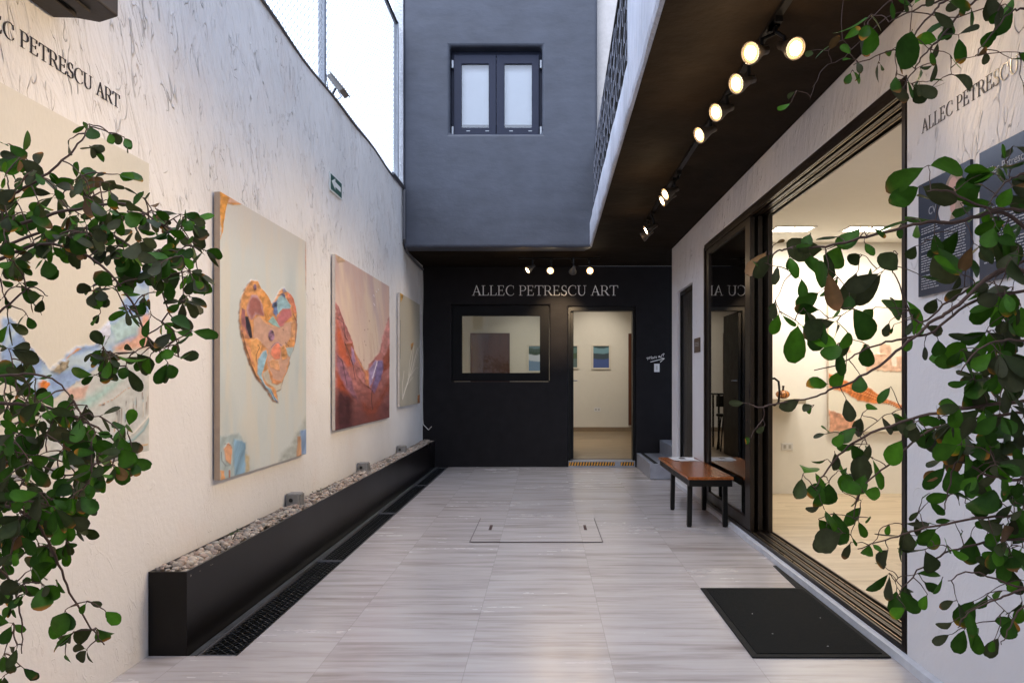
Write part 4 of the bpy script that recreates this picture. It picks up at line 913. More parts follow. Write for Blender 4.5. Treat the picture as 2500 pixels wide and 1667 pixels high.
# ------------------------------------------------------------------ paintings
def inpoly(px, py, poly):
    inside = np.zeros(px.shape, bool); d = np.full(px.shape, 1e9); n = len(poly)
    for i in range(n):
        x1, y1 = poly[i]; x2, y2 = poly[(i+1) % n]
        if y1 != y2:
            c = ((y1 > py) != (y2 > py)) & (px < (x2-x1)*(py-y1)/(y2-y1)+x1); inside ^= c
        L = (x2-x1)**2+(y2-y1)**2+1e-9; t = np.clip(((px-x1)*(x2-x1)+(py-y1)*(y2-y1))/L, 0, 1)
        d = np.minimum(d, np.hypot(px-x1-t*(x2-x1), py-y1-t*(y2-y1)))
    return np.where(inside, d, -d)
class Canvas:
    def __init__(s, U, V):
        s.u, s.v = U, V; s.c = np.zeros((*U.shape, 3)); s.h = np.zeros(U.shape)
    def fill(s, rgb): s.c[:] = srgb(*rgb)[:3]
    def blend(s, mask, rgb, h=0.0):
        c = np.array(srgb(*rgb)[:3]) if isinstance(rgb, tuple) else rgb
        s.c = s.c*(1-mask[..., None])+c*mask[..., None]; s.h = s.h+mask*h
    def poly(s, pts, rgb, soft=2.0, h=0.0, wob=2.5, seed=1, shade=0.12, streak=0):
        wx = (noise_grid(s.u, s.v, .11, seed)-.5)*wob*2; wy = (noise_grid(s.u, s.v, .11, seed+5)-.5)*wob*2
        d = inpoly(s.u+wx, s.v+wy, pts); m = np.clip(.5+d/(soft*1.7), 0, 1)
        n = noise_grid(s.u+(s.v*.3 if streak else 0), s.v*(.15 if streak else 1), .12, seed+9)
        c = np.array(srgb(*rgb)[:3])*(1+shade*2*(n[..., None]-.5)*2)
        s.blend(m, c, 0); s.h += m*h*(.6+.8*n)+np.exp(-((d-1.2)/1.4)**2)*h*.8
    def line(s, pts, w, rgb, h=0.0):
        d = np.full(s.u.shape, 1e9)
        for (x1, y1), (x2, y2) in zip(pts[:-1], pts[1:]):
            L = (x2-x1)**2+(y2-y1)**2+1e-9; t = np.clip(((s.u-x1)*(x2-x1)+(s.v-y1)*(y2-y1))/L, 0, 1)
            d = np.minimum(d, np.hypot(s.u-x1-t*(x2-x1), s.v-y1-t*(y2-y1)))
        s.blend(np.clip(1.2-d/w, 0, 1), rgb, h)
def canvas(name, lab, X, ya, yb, z0, z1, depth, painter, res, edge, hs=1.0):
    """stretched canvas on the long wall; front face at X"""
    r = empty('painting', (X, (ya+yb)/2, z0), lab, 'painting', 'unframed canvases on the white wall')
    xwall = xw((ya+yb)/2)
    MB().box(xwall+.004, X-.0005, ya, yb, z0, z1).build('stretcher', edge, r, bevel=.003)
    ny, nz = res; Yg, Zg = np.meshgrid(np.linspace(ya, yb, ny), np.linspace(z0, z1, nz))
    U = CX+F*X/Yg; V = CY+(H-Zg)*F/Yg
    cv = Canvas(U, V); painter(cv, (Yg-ya)/(yb-ya), (Zg-z0)/(z1-z0))
    gy_ = cv.c.mean(axis=2, keepdims=True); cv.c = gy_+(cv.c-gy_)*.96
    hx = np.clip(cv.h, -1, 6)*.0016*hs; e = (Yg == Yg.max()) | (Yg == Yg.min()) | (Zg == Zg.max()) | (Zg == Zg.min()); hx[e] = 0
    m = MB(); m.v = list(zip((X+.0006+np.maximum(hx, 0)).ravel(), Yg.ravel(), Zg.ravel()))
    m.f = [(j*ny+i, j*ny+i+1, (j+1)*ny+i+1, (j+1)*ny+i) for j in range(nz-1) for i in range(ny-1)]
    m.tone = np.concatenate([np.clip(cv.c, 0, 1), np.ones((*cv.c.shape[:2], 1))], axis=2).reshape(-1, 4)
    m.build('painted_surface', M['paint'], r, True)
A_ = lambda P: [(479.8+.24*x, 423.3+.24*y) for x, y in P]
B_ = lambda P: [(479.8+.24*x, 752.6+.24*y) for x, y in P]
def paint_heart(c, s, t):
    c.fill((203, 209, 205)); n = noise_grid(s, t*.6, 3, 2); n2 = noise_grid(s*2, t*.5, 7, 6)
    c.blend(np.clip((n-.42)*3, 0, .7), (176, 190, 192)); c.blend(np.clip((n2-.5)*2.4, 0, .5), (216, 208, 190)); c.blend(np.clip((t-.8)*3, 0, .6), (196, 186, 174)); c.h += n2*.5
    c.poly(A_([(100, 40), (130, 50), (200, 90), (350, 190), (240, 200), (170, 190), (150, 300), (130, 420), (110, 520), (100, 300)]), (205, 140, 50), 1.5, 1.5, 3, 3, .35)
    c.poly(A_([(190, 130), (330, 185), (180, 175)]), (208, 165, 140), 2, .8, 2, 4)
    c.poly(A_([(925, 555), (945, 560), (945, 1095), (925, 1000), (920, 700)]), (190, 140, 115), 1.5, .8, 1.2, 5, .3)
    c.poly(B_([(100, 1040), (280, 1010), (350, 1100), (360, 1370), (300, 1420), (90, 1480), (60, 1300)]), (165, 180, 180), 5, .7, 4, 7, .2, 1)
    c.poly(B_([(230, 1060), (340, 1100), (350, 1390), (240, 1420)]), (128, 165, 190), 3, .9, 3, 8, .3, 1)
    c.poly(B_([(135, 1150), (180, 1100), (215, 1150), (205, 1310), (150, 1260)]), (222, 165, 125), 1.5, 1.5, 1.5, 9)
    c.line(B_([(115, 1190), (120, 1270), (160, 1320), (200, 1310)]), 1.2, (110, 115, 120), .5); c.line(B_([(150, 1110), (200, 1120), (215, 1150)]), 1, (150, 90, 75), .5)
    c.poly(B_([(105, 1360), (140, 1370), (150, 1450), (110, 1470)]), (222, 165, 110), 1.5, .8, 2, 12); c.poly(B_([(185, 1360), (200, 1360), (200, 1450), (185, 1450)]), (170, 110, 80), 1, .8, 1, 13)
    c.poly(B_([(345, 1200), (385, 1220), (385, 1400), (345, 1400)]), (190, 175, 140), 3, .4, 2, 14)
    c.poly(B_([(935, 840), (900, 930), (830, 1010), (780, 1130), (700, 1190), (670, 1290), (950, 1220)]), (172, 178, 172), 6, .4, 4, 15, .15)
    c.poly(B_([(875, 980), (940, 970), (940, 1220), (875, 1210)]), (130, 155, 190), 2.5, .9, 2, 16, .35, 1)
    c.poly(B_([(845, 1040), (872, 1040), (880, 1230), (835, 1250)]), (200, 155, 115), 1.5, .9, 1.5, 17, .3, 1)
    heart = [(559, 668), (568, 652), (576, 644), (590, 646), (600, 663), (612, 676), (618, 690), (622, 698), (633, 682), (641, 668), (648, 662), (660, 670), (672, 685), (679, 718), (680, 742), (678, 778), (674, 796), (665, 817), (663, 834), (655, 856), (645, 880), (644, 892), (633, 899), (637, 924), (624, 920), (614, 899), (600, 882), (585, 863), (573, 837), (561, 801), (552, 765), (549, 742), (549, 711), (553, 682)]
    c.poly([(x+1.5*(1 if x > 615 else -1), y+1.5) for x, y in heart], (120, 95, 85), 1.6, .6, 2, 20)
    c.poly(heart, (216, 152, 92), 1.3, 2.4, 2, 21, .3)
    c.poly(A_([(295, 1180), (335, 1200), (340, 1330), (380, 1480), (340, 1470), (300, 1400)]), (150, 95, 100), 1.5, 1.2, 2, 22, .3)
    c.poly(A_([(300, 1340), (330, 1370), (375, 1480), (320, 1470)])+B_([(385, 200), (430, 370), (380, 300), (320, 100)]), (205, 140, 105), 1.5, 1.4, 2, 23, .3)
    c.poly(A_([(350, 1180), (400, 1060), (455, 1060), (500, 1150), (520, 1260), (440, 1250), (400, 1300), (360, 1250)]), (190, 145, 150), 2, .8, 2, 24)
    c.poly(A_([(372, 1110), (410, 1080), (450, 1085), (480, 1120), (515, 1260), (430, 1225), (400, 1290), (368, 1200)]), (162, 98, 92), 3, .8, 2, 25, .15)
    c.poly(A_([(335, 1265), (370, 1265), (400, 1380), (410, 1470), (385, 1475), (345, 1380)]), (24, 27, 52), 1, -.2, 1, 26)
    skin = A_([(420, 1290), (470, 1260), (540, 1330), (640, 1370), (700, 1340), (780, 1310), (780, 1480)])+B_([(790, 60), (720, 180), (770, 280), (720, 430), (680, 510), (600, 500), (545, 330), (555, 210), (470, 120), (415, 90)])
    c.poly(skin, (203, 160, 138), 2, .6, 2, 27, .1)
    c.poly(A_([(485, 1005), (510, 1005), (575, 1105), (580, 1180), (560, 1250), (590, 1290), (540, 1310), (505, 1180), (482, 1080)]), (214, 148, 78), 1.3, 2, 2, 28, .3)
    c.poly(A_([(650, 1080), (700, 1055), (745, 1110), (775, 1165), (760, 1195), (690, 1190), (650, 1245), (625, 1200), (640, 1120)]), (148, 188, 200), 1.5, 1.4, 1.5, 29, .2)
    c.poly(A_([(590, 1145), (640, 1110), (645, 1240), (625, 1270), (600, 1220)]), (88, 112, 158), 1.2, 2.2, 3, 30, .7)
    c.poly(A_([(645, 1060), (700, 1035), (725, 1060), (720, 1085), (680, 1060)]), (80, 88, 120), 1.2, 1.6, 2, 31, .5); c.poly(A_([(695, 1005), (720, 990), (738, 1030), (700, 1035)]), (140, 135, 160), 1, 1.5, 1, 32)
    c.poly(A_([(640, 1290), (660, 1240), (700, 1195), (778, 1190), (785, 1260), (740, 1300), (700, 1350), (660, 1365)]), (192, 112, 118), 2.5, 1, 2, 33, .12)
    c.poly(A_([(555, 1310), (605, 1260), (640, 1310), (668, 1372), (600, 1345)]), (146, 186, 182), 1.2, 1.3, 1.5, 34)
    c.poly(A_([(735, 1040), (775, 1050), (812, 1110), (832, 1230), (805, 1240), (780, 1160), (735, 1090)]), (214, 128, 100), 1.3, 1.6, 2, 35, .3)
    c.poly(A_([(775, 1330), (820, 1300), (830, 1400), (815, 1500), (780, 1480)]), (205, 150, 105), 1.2, 1.8, 2, 36, .4); c.line(A_([(800, 1240), (826, 1300), (820, 1420), (815, 1520)]), 1.0, (105, 65, 80), .5)
    for q, (cx, cy, rx_, ry_) in enumerate(((585, 1445, 30, 55), (430, 985, 15, 30))):
        e = A_([(cx+rx_*math.cos(a), cy+ry_*math.sin(a)) for a in [i*.45 for i in range(14)]]); c.poly(e, (148, 112, 140), 1, 1.8, 1, 37+q, .8)
    c.poly(B_([(505, 225), (540, 212), (550, 260), (520, 360), (492, 455), (530, 545), (590, 590), (620, 660), (655, 712), (605, 690), (560, 605), (495, 520), (452, 440), (458, 300)]), (150, 190, 208), 1.4, 1.4, 1.5, 40, .2)
    c.line(B_([(480, 490), (530, 570), (570, 610), (600, 680)]), .9, (70, 90, 120), .5); c.line(B_([(590, 610), (625, 690), (645, 712)]), 1, (60, 85, 140), .5)
    c.poly(B_([(500, 440), (560, 395), (575, 490), (600, 520), (690, 520), (685, 585), (640, 605), (600, 560), (545, 530)]), (196, 188, 172), 2, .5, 2, 41)
    c.poly(B_([(592, 190), (630, 150), (660, 150), (682, 205), (668, 290), (620, 305), (582, 245)]), (224, 132, 104), 1.2, 2.2, 1.5, 42, .25); c.line(B_([(585, 190), (620, 150), (650, 140), (700, 180), (710, 240)]), 1, (120, 90, 130), .5)
    c.poly(B_([(670, 190), (710, 160), (740, 220), (735, 290), (690, 305)]), (222, 160, 100), 1.2, 2.2, 2, 43, .45)
    c.poly(B_([(560, 320), (600, 300), (655, 315), (668, 410), (620, 395), (580, 380)]), (226, 168, 122), 1.2, 1.6, 2, 44, .2)
    c.poly(B_([(565, 400), (590, 440), (600, 490), (690, 515), (640, 545), (590, 530)]), (216, 148, 100), 1.2, 1.8, 2, 45, .35)
    c.poly(B_([(392, 120), (450, 95), (495, 150), (480, 230), (452, 300), (432, 370), (388, 260)]), (224, 164, 100), 1.2, 2, 2, 46, .3); c.line(B_([(455, 160), (470, 190), (440, 260), (440, 330)]), .9, (130, 75, 40), .4)
    c.poly(B_([(725, 190), (800, 185), (790, 240), (765, 280), (735, 250)]), (168, 186, 186), 1.4, .8, 1.5, 47)
    for q in ((725, 140), (760, 120), (750, 165), (700, 12), (735, 155)): c.line(B_([q, (q[0]+8, q[1]+10)]), 1, (70, 40, 35), .8)
    c.line(B_([(310, 60), (345, 200), (395, 350), (440, 460), (490, 500)]), 1.1, (95, 62, 48), .8)
F1 = -1.755
def quad_on(X, xl, yt_, yb_, xr):
    Y0, Y1 = F*X/(xl-CX), F*X/(xr-CX); return Y0, Y1, H-(yb_-CY)/F*Y0, H-(yt_-CY)/F*Y0
Y0, Y1, Z0, Z1 = quad_on(F1, 505, 440, 1103, 703)
canvas('painting', 'tall pale canvas with a thick multicoloured heart', F1, Y0, Y1, Z0, Z1, .045, paint_heart, (250, 300), M['canvas_edge'], .9)
C_ = lambda P: [(743.2+.2761*x, 564.4+.2761*y) for x, y in P]
def paint_valley(c, s, t):
    c.fill((224, 202, 186)); n = noise_grid(s*1.3+t*.4, t*.5, 6, 3); n2 = noise_grid(s*3+t, t*.7, 9, 8)
    c.blend(np.clip((t-.45)*1.6, 0, .8)*np.clip(.5+n, 0, 1), (186, 160, 160)); c.blend(np.clip((s-.45)*2, 0, .55)*np.clip((t-.4)*2, 0, 1), (172, 158, 172)); c.blend(np.clip((n-.5)*3, 0, .6), (224, 205, 180)); c.blend(np.clip((n2-.55)*3, 0, .4), (200, 165, 150))
    c.blend(np.clip((s-.75)*4, 0, .6), (205, 172, 158)); c.h += n2*.6
    low = C_([(95, 460), (130, 520), (165, 640), (200, 700), (240, 800), (250, 870), (300, 950), (330, 1010), (350, 1050), (380, 990), (420, 930), (465, 880), (485, 800), (505, 720), (550, 570), (560, 1600), (90, 1600)])
    c.poly(low, (176, 112, 108), 2, 1.4, 3, 4, .3)
    c.poly(C_([(100, 470), (130, 530), (170, 640), (205, 720), (190, 790), (150, 700), (105, 560)]), (170, 110, 112), 1.6, 1.5, 2, 5, .35)
    c.poly(C_([(105, 620), (150, 740), (180, 870), (230, 1000), (200, 1010), (110, 900)]), (190, 94, 66), 4, .8, 3, 6, .2)
    c.poly(C_([(105, 900), (160, 960), (230, 1130), (280, 1290), (150, 1160), (105, 1000)]), (150, 104, 124), 3, 1, 3, 7, .3)
    c.poly(C_([(105, 1050), (170, 1160), (240, 1290), (180, 1290), (105, 1180)]), (168, 78, 52), 4, .6, 3, 8, .2)
    c.poly(C_([(175, 810), (240, 800), (245, 880), (215, 960), (185, 880)]), (160, 92, 72), 1.5, 1.8, 2, 9, .3)
    c.poly(C_([(225, 840), (245, 870), (262, 960), (240, 1000), (225, 930)]), (176, 140, 178), 1.5, 1.5, 1.5, 10, .25)
    c.poly(C_([(240, 960), (300, 1020), (380, 1180), (340, 1170), (270, 1080)]), (184, 122, 120), 2, 1.6, 2, 11, .35); c.line(C_([(250, 870), (290, 960), (345, 1060), (375, 1180)]), 1.6, (222, 160, 110), 1.5)
    c.poly(C_([(340, 1030), (370, 1040), (375, 1180), (340, 1140)]), (214, 140, 100), 2, 1.6, 2, 12, .3)
    c.poly(C_([(370, 1030), (430, 950), (445, 1000), (400, 1140), (375, 1180)]), (170, 150, 190), 1.6, 1.4, 2, 13, .25)
    c.poly(C_([(440, 960), (490, 950), (500, 1010), (470, 1110), (420, 1230), (390, 1200), (420, 1090)]), (128, 112, 158), 2, 1.2, 2, 14, .3)
    c.poly(C_([(545, 600), (490, 750), (470, 880), (500, 920), (550, 820)]), (200, 136, 134), 2.5, 1, 2, 15, .3); c.poly(C_([(545, 820), (490, 950), (495, 1050), (550, 1000)]), (160, 84, 66), 3, .9, 2, 16, .3)
    c.blend(np.clip((.24-t)*5, 0, .8), (98, 56, 58)); c.blend(np.clip((.30-t)*5, 0, .5)*np.clip(1-np.abs(s-.62)*4, 0, 1), (150, 78, 58))
    c.poly(C_([(105, 1190), (240, 1260), (230, 1530), (100, 1540)]), (76, 42, 48), 8, .5, 4, 17, .25)
    c.poly(C_([(330, 1300), (400, 1370), (480, 1230), (540, 1100), (545, 1180), (430, 1380), (380, 1400), (330, 1370)]), (146, 72, 54), 6, .8, 3, 18, .2)
    for pts in ([(110, 600), (160, 640), (175, 760), (200, 790)], [(170, 800), (240, 990), (260, 1110)], [(110, 910), (150, 960), (190, 1160)], [(400, 1200), (395, 1290), (405, 1360)], [(330, 1150), (390, 1190)]): c.line(C_(pts), .9, (70, 38, 42), -.5)
    for pts in ([(400, 1100), (430, 1000), (440, 960)], [(415, 480), (425, 500)], [(415, 410), (418, 425)], [(435, 380), (440, 388)], [(452, 362), (456, 368)]): c.line(C_(pts), 1.1, (232, 226, 232), 2)
    for q in ((340, 695), (367, 688), (350, 820), (340, 790), (333, 945), (378, 620)): c.line(C_([q, (q[0]+2, q[1]+9)]), .8, (150, 110, 95), .8)
    c.poly(C_([(95, 70), (150, 90), (180, 130), (120, 140)]), (206, 172, 140), 2, 1.4, 2, 19, .3)
Y0, Y1, Z0, Z1 = quad_on(-1.742, 770, 583, 988.5, 894)
canvas('painting', 'canvas with a deep red valley under a pale pink sky', -1.742, Y0, Y1, Z0, Z1, .045, paint_valley, (260, 250), M['canvas_edge_pale'], 1.0)
def paint_twigs(c, s, t):
    c.fill((186, 180, 162)); n = noise_grid(s, t, 4, 5); c.blend(np.clip((n-.45)*2, 0, .4), (170, 165, 150)); c.h += n*.4
    c.poly(C_([(635, 390), (660, 400), (660, 430), (640, 470)]), (190, 145, 60), 1, 1, 1, 2, .5); c.poly(C_([(722, 815), (745, 805), (742, 850), (728, 870)]), (160, 115, 40), .8, 1.5, 1, 3, .6)
    c.poly(C_([(778, 1240), (812, 1235), (812, 1305), (778, 1305)]), (165, 100, 35), 1, 1.5, 1.5, 4, .6)
    for pts, w in (([(655, 1280), (690, 1160), (735, 1030), (780, 850)], 1.0), ([(660, 1250), (700, 1130), (735, 960), (750, 830)], .8), ([(705, 1080), (715, 960), (740, 840)], .6), ([(690, 1160), (745, 1090)], .5), ([(700, 1110), (770, 1010)], .6), ([(655, 1280), (655, 1150), (668, 1040)], .8), ([(760, 1010), (785, 1015)], .5), ([(720, 1120), (800, 820)], .4)): c.line(C_(pts), w, (232, 226, 212), 2)
    c.line(C_([(785, 1070), (790, 1230)]), .5, (110, 100, 85), .5); c.line(C_([(640, 620), (636, 940)]), .5, (60, 50, 45), .5)
Y0, Y1, Z0, Z1 = quad_on(-1.728, 918, 672, 934, 964)
canvas('painting', 'plain grey beige canvas with thin white twigs, farthest from the viewer', -1.728, Y0, Y1, Z0, Z1, .045, paint_twigs, (110, 150), M['canvas_edge_pale'])
D_ = lambda P: [(.2879*x, 611.5+.2879*y) for x, y in P]
def paint_swirl(c, s, t):
    c.fill((210, 206, 194)); n = noise_grid(s, t, 4, 4); c.blend(np.clip((n-.45)*2, 0, .5), (190, 188, 174)); c.h += n*.4
    c.poly(D_([(700, 830), (1190, 640), (1190, 1500), (400, 1560), (300, 1200), (560, 1000)]), (188, 192, 190), 14, .4, 8, 5, .1)
    c.poly(D_([(60, 400), (110, 450), (200, 610), (300, 720), (360, 790), (400, 830), (460, 760), (590, 650), (770, 615), (790, 520), (880, 430), (960, 330), (1060, 60), (1190, 0), (1190, 500), (1100, 620), (900, 660), (800, 780), (640, 900), (420, 1060), (200, 1000), (0, 800), (0, 420)]), (138, 166, 204), 3, 1.2, 6, 6, .2)
    fl_ = np.sin((c.v+c.u*.62)*.085+7*noise_grid(c.u, c.v, .02, 3)); d = inpoly(c.u, c.v, D_([(60, 400), (200, 610), (400, 830), (590, 650), (770, 615), (900, 430), (1060, 60), (1190, 0), (1190, 560), (800, 780), (560, 960), (200, 1000), (0, 700)]))
    msk = np.clip(d/8, 0, 1); c.blend(msk*np.clip(fl_, 0, 1)*.6, (196, 214, 214)); c.blend(msk*np.clip(-fl_, 0, 1)*.5, (128, 152, 204)); c.h += msk*fl_*.5
    c.poly(D_([(900, 650), (1080, 550), (1130, 380), (1190, 380), (1190, 640), (960, 680)]), (206, 160, 140), 7, .8, 5, 7, .2)
    c.poly(D_([(860, 480), (960, 400), (1120, 380), (1080, 540), (920, 600)]), (166, 196, 200), 6, .8, 4, 8, .15)
    c.poly(D_([(760, 540), (790, 510), (860, 440), (870, 540), (800, 630), (770, 620)]), (200, 206, 224), 2, 1.6, 2, 9, .3); c.line(D_([(765, 530), (768, 590), (780, 625)]), 1.6, (80, 50, 50), 1); c.line(D_([(820, 560), (860, 560), (800, 680)]), .9, (70, 60, 70), .5)
    c.poly(D_([(520, 730), (600, 655), (640, 660), (560, 700), (520, 740)]), (206, 142, 66), 1.5, 1.2, 1.5, 10); c.poly(D_([(400, 830), (470, 760), (530, 750), (530, 800), (460, 860)]), (150, 140, 120), 1.5, 2, 3, 11, .6)
    c.poly(D_([(290, 930), (330, 900), (385, 940), (345, 985), (300, 970)]), (226, 130, 50), 1.2, 2, 2, 12, .4); c.line(D_([(110, 460), (170, 560), (260, 680), (350, 780)]), 1.2, (96, 78, 100), 1)
    c.poly(D_([(600, 1100), (800, 980), (1000, 860), (900, 980), (700, 1130)]), (160, 192, 188), 9, .5, 5, 13, .15); c.poly(D_([(520, 980), (700, 950), (660, 1060), (560, 1060)]), (200, 165, 150), 6, .8, 4, 14, .2)
    c.line(D_([(780, 1110), (900, 1060), (1000, 980), (1100, 940)]), 1.0, (190, 150, 120), 1.5); c.line(D_([(800, 1108), (830, 1100)]), 1.2, (90, 70, 60), 1)
    rs = np.random.RandomState(4)
    for i in range(34):
        x = rs.uniform(900, 1185); y = 1180-(x-900)*.55+rs.uniform(-60, 60); l = rs.uniform(40, 150); col = [(120, 95, 80), (150, 180, 190), (190, 140, 100), (80, 65, 60), (205, 200, 190)][rs.randint(5)]; c.line(D_([(x, y), (x+rs.uniform(-6, 6), y+l)]), rs.uniform(.6, 1.4), col, 1)
    c.line(D_([(960, 1420), (1060, 1380), (1140, 1300), (1190, 1210)]), 4, (140, 168, 172), 1.5); c.line(D_([(940, 1380), (1060, 1330), (1150, 1230), (1190, 1180)]), 1.5, (226, 220, 210), 2); c.line(D_([(1090, 1430), (1170, 1420)]), 2.5, (205, 165, 110), 1)
Y0, Y1, Z0, Z1 = quad_on(F1-.005, 341, 381, 1031, 342); YR_ = F*(F1-.005)/(342-CX)
canvas('painting', 'large canvas with a blue and peach swirl behind the leafy shrub', F1-.005, YR_-1.5, YR_, .937, 2.213, .045, paint_swirl, (230, 220), M['canvas_edge_pale'], 1.4)
# artwork in the side gallery (faces the yard opening, on the far wall)
YA_ = GY-.045
ax0, ax1, az0, az1 = (1903-CX)/F*YA_, 4.25, H-(991-CY)/F*YA_, H-(689-CY)/F*YA_
r = empty('painting', ((ax0+ax1)/2, YA_, az0), 'white canvas with an orange ribbon and peach blocks in the side gallery', 'painting')
MB().box(ax0, ax1, YA_+.001, GY-.002, az0, az1).build('stretcher', M['canvas_edge_pale'], r)
nx, nz = 170, 150; Xg, Zg = np.meshgrid(np.linspace(ax0, ax1, nx), np.linspace(az0, az1, nz)); c = Canvas(CX+F*Xg/YA_, CY+(H-Zg)*F/YA_)
E_ = lambda P: [(1862.6+.2579*x, 611.5+.2579*y) for x, y in P]
c.fill((232, 226, 212)); nn_ = noise_grid(Xg, Zg, 5, 4); c.h += nn_*.5
c.poly(E_([(160, 950), (290, 1010), (480, 1060), (650, 1170), (820, 1240), (1100, 1290), (1100, 1330), (820, 1285), (700, 1220), (560, 1225), (420, 1195), (300, 1120), (160, 1080)]), (214, 128, 70), 2, 1.8, 3, 3, .4, 1)
for k in range(5): c.line(E_([(160, 970+k*22), (300, 1030+k*20), (480, 1090+k*17), (650, 1180+k*8), (820, 1250+k*6)]), .7, [(180, 90, 50), (236, 180, 140), (170, 80, 50), (240, 170, 110), (150, 80, 60)][k], 1)
c.poly(E_([(160, 1270), (230, 1290), (310, 1340), (400, 1380), (410, 1470), (160, 1470)]), (212, 158, 132), 2, 1.8, 5, 5, .3)
for x0_, y0_, x1_, y1_ in ((310, 680, 350, 760), (460, 690, 500, 760), (610, 690, 710, 790), (490, 770, 600, 930), (590, 780, 720, 930), (760, 800, 900, 930), (700, 890, 800, 940)): c.poly(E_([(x0_, y0_), (x1_, y0_+8), (x1_, y1_), (x0_, y1_)]), (222, 184, 160), 1.5, 2, 4, int(x0_), .25)
m = MB(); hx = np.maximum(c.h, 0)*.002; m.v = list(zip(Xg.ravel(), (YA_-hx).ravel(), Zg.ravel())); m.f = [(j*nx+i, j*nx+i+1, (j+1)*nx+i+1, (j+1)*nx+i) for j in range(nz-1) for i in range(nx-1)]
m.tone = np.concatenate([np.clip(c.c, 0, 1), np.ones((nz, nx, 1))], axis=2).reshape(-1, 4); m.build('painted_surface', M['paint'], r, True)

# ------------------------------------------------------------------ shrubs
def shrub(name, lab, trunk, branches, leafpts, seed, twig_r=.0022):
    """trunk: 3-D polyline; branches: 3-D polylines starting at the trunk; leafpts: [(point, size, n)]"""
    rg = random.Random(seed); base = trunk[0]
    r = empty(name, base, lab, 'shrub'); wood = MB(); nodes = []
    k = len(trunk); wood.tube(trunk, [.020-.017*i/(k-1) for i in range(k)], 10)
    def smooth(pts, sub=6, jit=.006):
        out = []
        for i in range(len(pts)-1):
            p0 = pts[max(i-1, 0)]; p1 = pts[i]; p2 = pts[i+1]; p3 = pts[min(i+2, len(pts)-1)]
            for j in range(sub):
                t = j/sub; q = .5*((2*p1)+(p2-p0)*t+(2*p0-5*p1+4*p2-p3)*t*t+(3*p1-p0-3*p2+p3)*t*t*t)
                jj = jit*.35; out.append(q+Vector((rg.uniform(-jj, jj), rg.uniform(-jj, jj), rg.uniform(-jj, jj))))
        out.append(pts[-1]); return out
    for b in branches:
        r0 = b[1] if isinstance(b, tuple) else .0055; pts = smooth(b[0] if isinstance(b, tuple) else b); n = len(pts)
        wood.tube(pts, [r0*(1-.72*i/(n-1)) for i in range(n)], 7)
        nodes += [(p, pts[min(i+1, n-1)]-p) for i, p in enumerate(pts)][2:]
    lf = MB(); tone = []
    TR = [(0, .0), (.06, .05), (.22, .20), (.42, .33), (.62, .40), (.78, .37), (.90, .27), (.97, .14), (1.0, .0)]
    def leaf(p, d, nrm, L, broad, tipc):
        d = d.normalized(); side = d.cross(nrm)
        side = side.normalized() if side.length > .05 else d.orthogonal().normalized(); up = side.cross(d)
        green = rg.choice([(.022, .062, .006), (.034, .095, .006), (.030, .042, .014), (.050, .140, .008), (.050, .054, .026), (.028, .078, .008), (.038, .042, .020)])
        g = rg.uniform(.7, 1.2); green = rg.choice([(.10, .052, .022), (.14, .07, .025)]) if rg.random() < .02 else green; green = tuple(v*g for v in green)
        bend = rg.uniform(-.45, .35); fold = rg.uniform(.04, .34); tw = rg.uniform(-.6, .6); asy = rg.uniform(-.14, .14); kx = len(lf.v); notch = rg.random() < .25; brown = rg.choice([(.34, .12, .02), (.20, .09, .04), (.42, .17, .02)])
        for i, (t, w) in enumerate(TR):
            w *= broad*(1+.06*rg.uniform(-1, 1)); tt = t-(.05 if notch and i == len(TR)-1 else 0)
            c = p+d*(L*tt)+up*(bend*L*t*t); s2 = side*math.cos(tw*t)+up*math.sin(tw*t)
            for sgn in (-1, 0, 1):
                q = c+s2*(sgn*w*L*(1+asy*sgn)*(1+rg.uniform(-.05, .05)))+up*(abs(sgn)*fold*w*L)+Vector((0, 0, 0)); lf.v.append(tuple(q))
                f = max(0, min(1, (t-(1-tipc)+.06*sgn*rg.uniform(0, 1))/.10)) if tipc > 0 else 0
                mid = 1.25 if sgn == 0 else .95
                tone.append(tuple(green[q_]*mid*(1-f)+brown[q_]*f for q_ in range(3))+(1,))
        for i in range(len(TR)-1):
            a = kx+i*3; lf.f += [(a, a+1, a+4, a+3), (a+1, a+2, a+5, a+4)]
    order = sorted(leafpts, key=lambda q: min((q[0]-n_[0]).length for n_ in nodes))
    for p, L, n in order:
        best = min(nodes, key=lambda n_: (n_[0]-p).length+.25*abs(n_[0].y-p.y)); a = best[0]; dv = p-a; ln = dv.length
        if ln > .02:
            m1 = a+dv*.35+Vector((rg.uniform(-.1, .1), rg.uniform(-.1, .1), rg.uniform(.02, .16)))*ln*.7; m2 = a+dv*.72+Vector((rg.uniform(-.1, .1), rg.uniform(-.1, .1), rg.uniform(0, .14)))*ln*.5
            pts = smooth([a, m1, m2, p], 3, .0012); nn2 = len(pts); wood.tube(pts, [twig_r*(1-.5*i/(nn2-1)) for i in range(nn2)], 5, False); nodes += [(q, pts[min(i+1, nn2-1)]-q) for i, q in enumerate(pts)][2:]
            dirv = (pts[-1]-pts[-3]).normalized()
        else: dirv = best[1].normalized() if best[1].length > 0 else Vector((0, 0, -1))
        for i in range(n):
            d = (dirv*rg.uniform(.2, .8)+Vector((rg.gauss(0, .55), rg.gauss(0, .45), rg.gauss(-.55, .5)))).normalized()
            nrm = Vector((rg.gauss(0, .55), -1+rg.gauss(0, .55), rg.gauss(.35, .5))).normalized()
            st = p+d*rg.uniform(.004, .010); wood.tube([p, st], .0009, 4, False)
            leaf(st-d*L*.12 if n == 1 else st, d, nrm, L*rg.uniform(.60, 1.15), rg.uniform(.52, .98), rg.choice([0]*10+[.05, .12, .18]) )
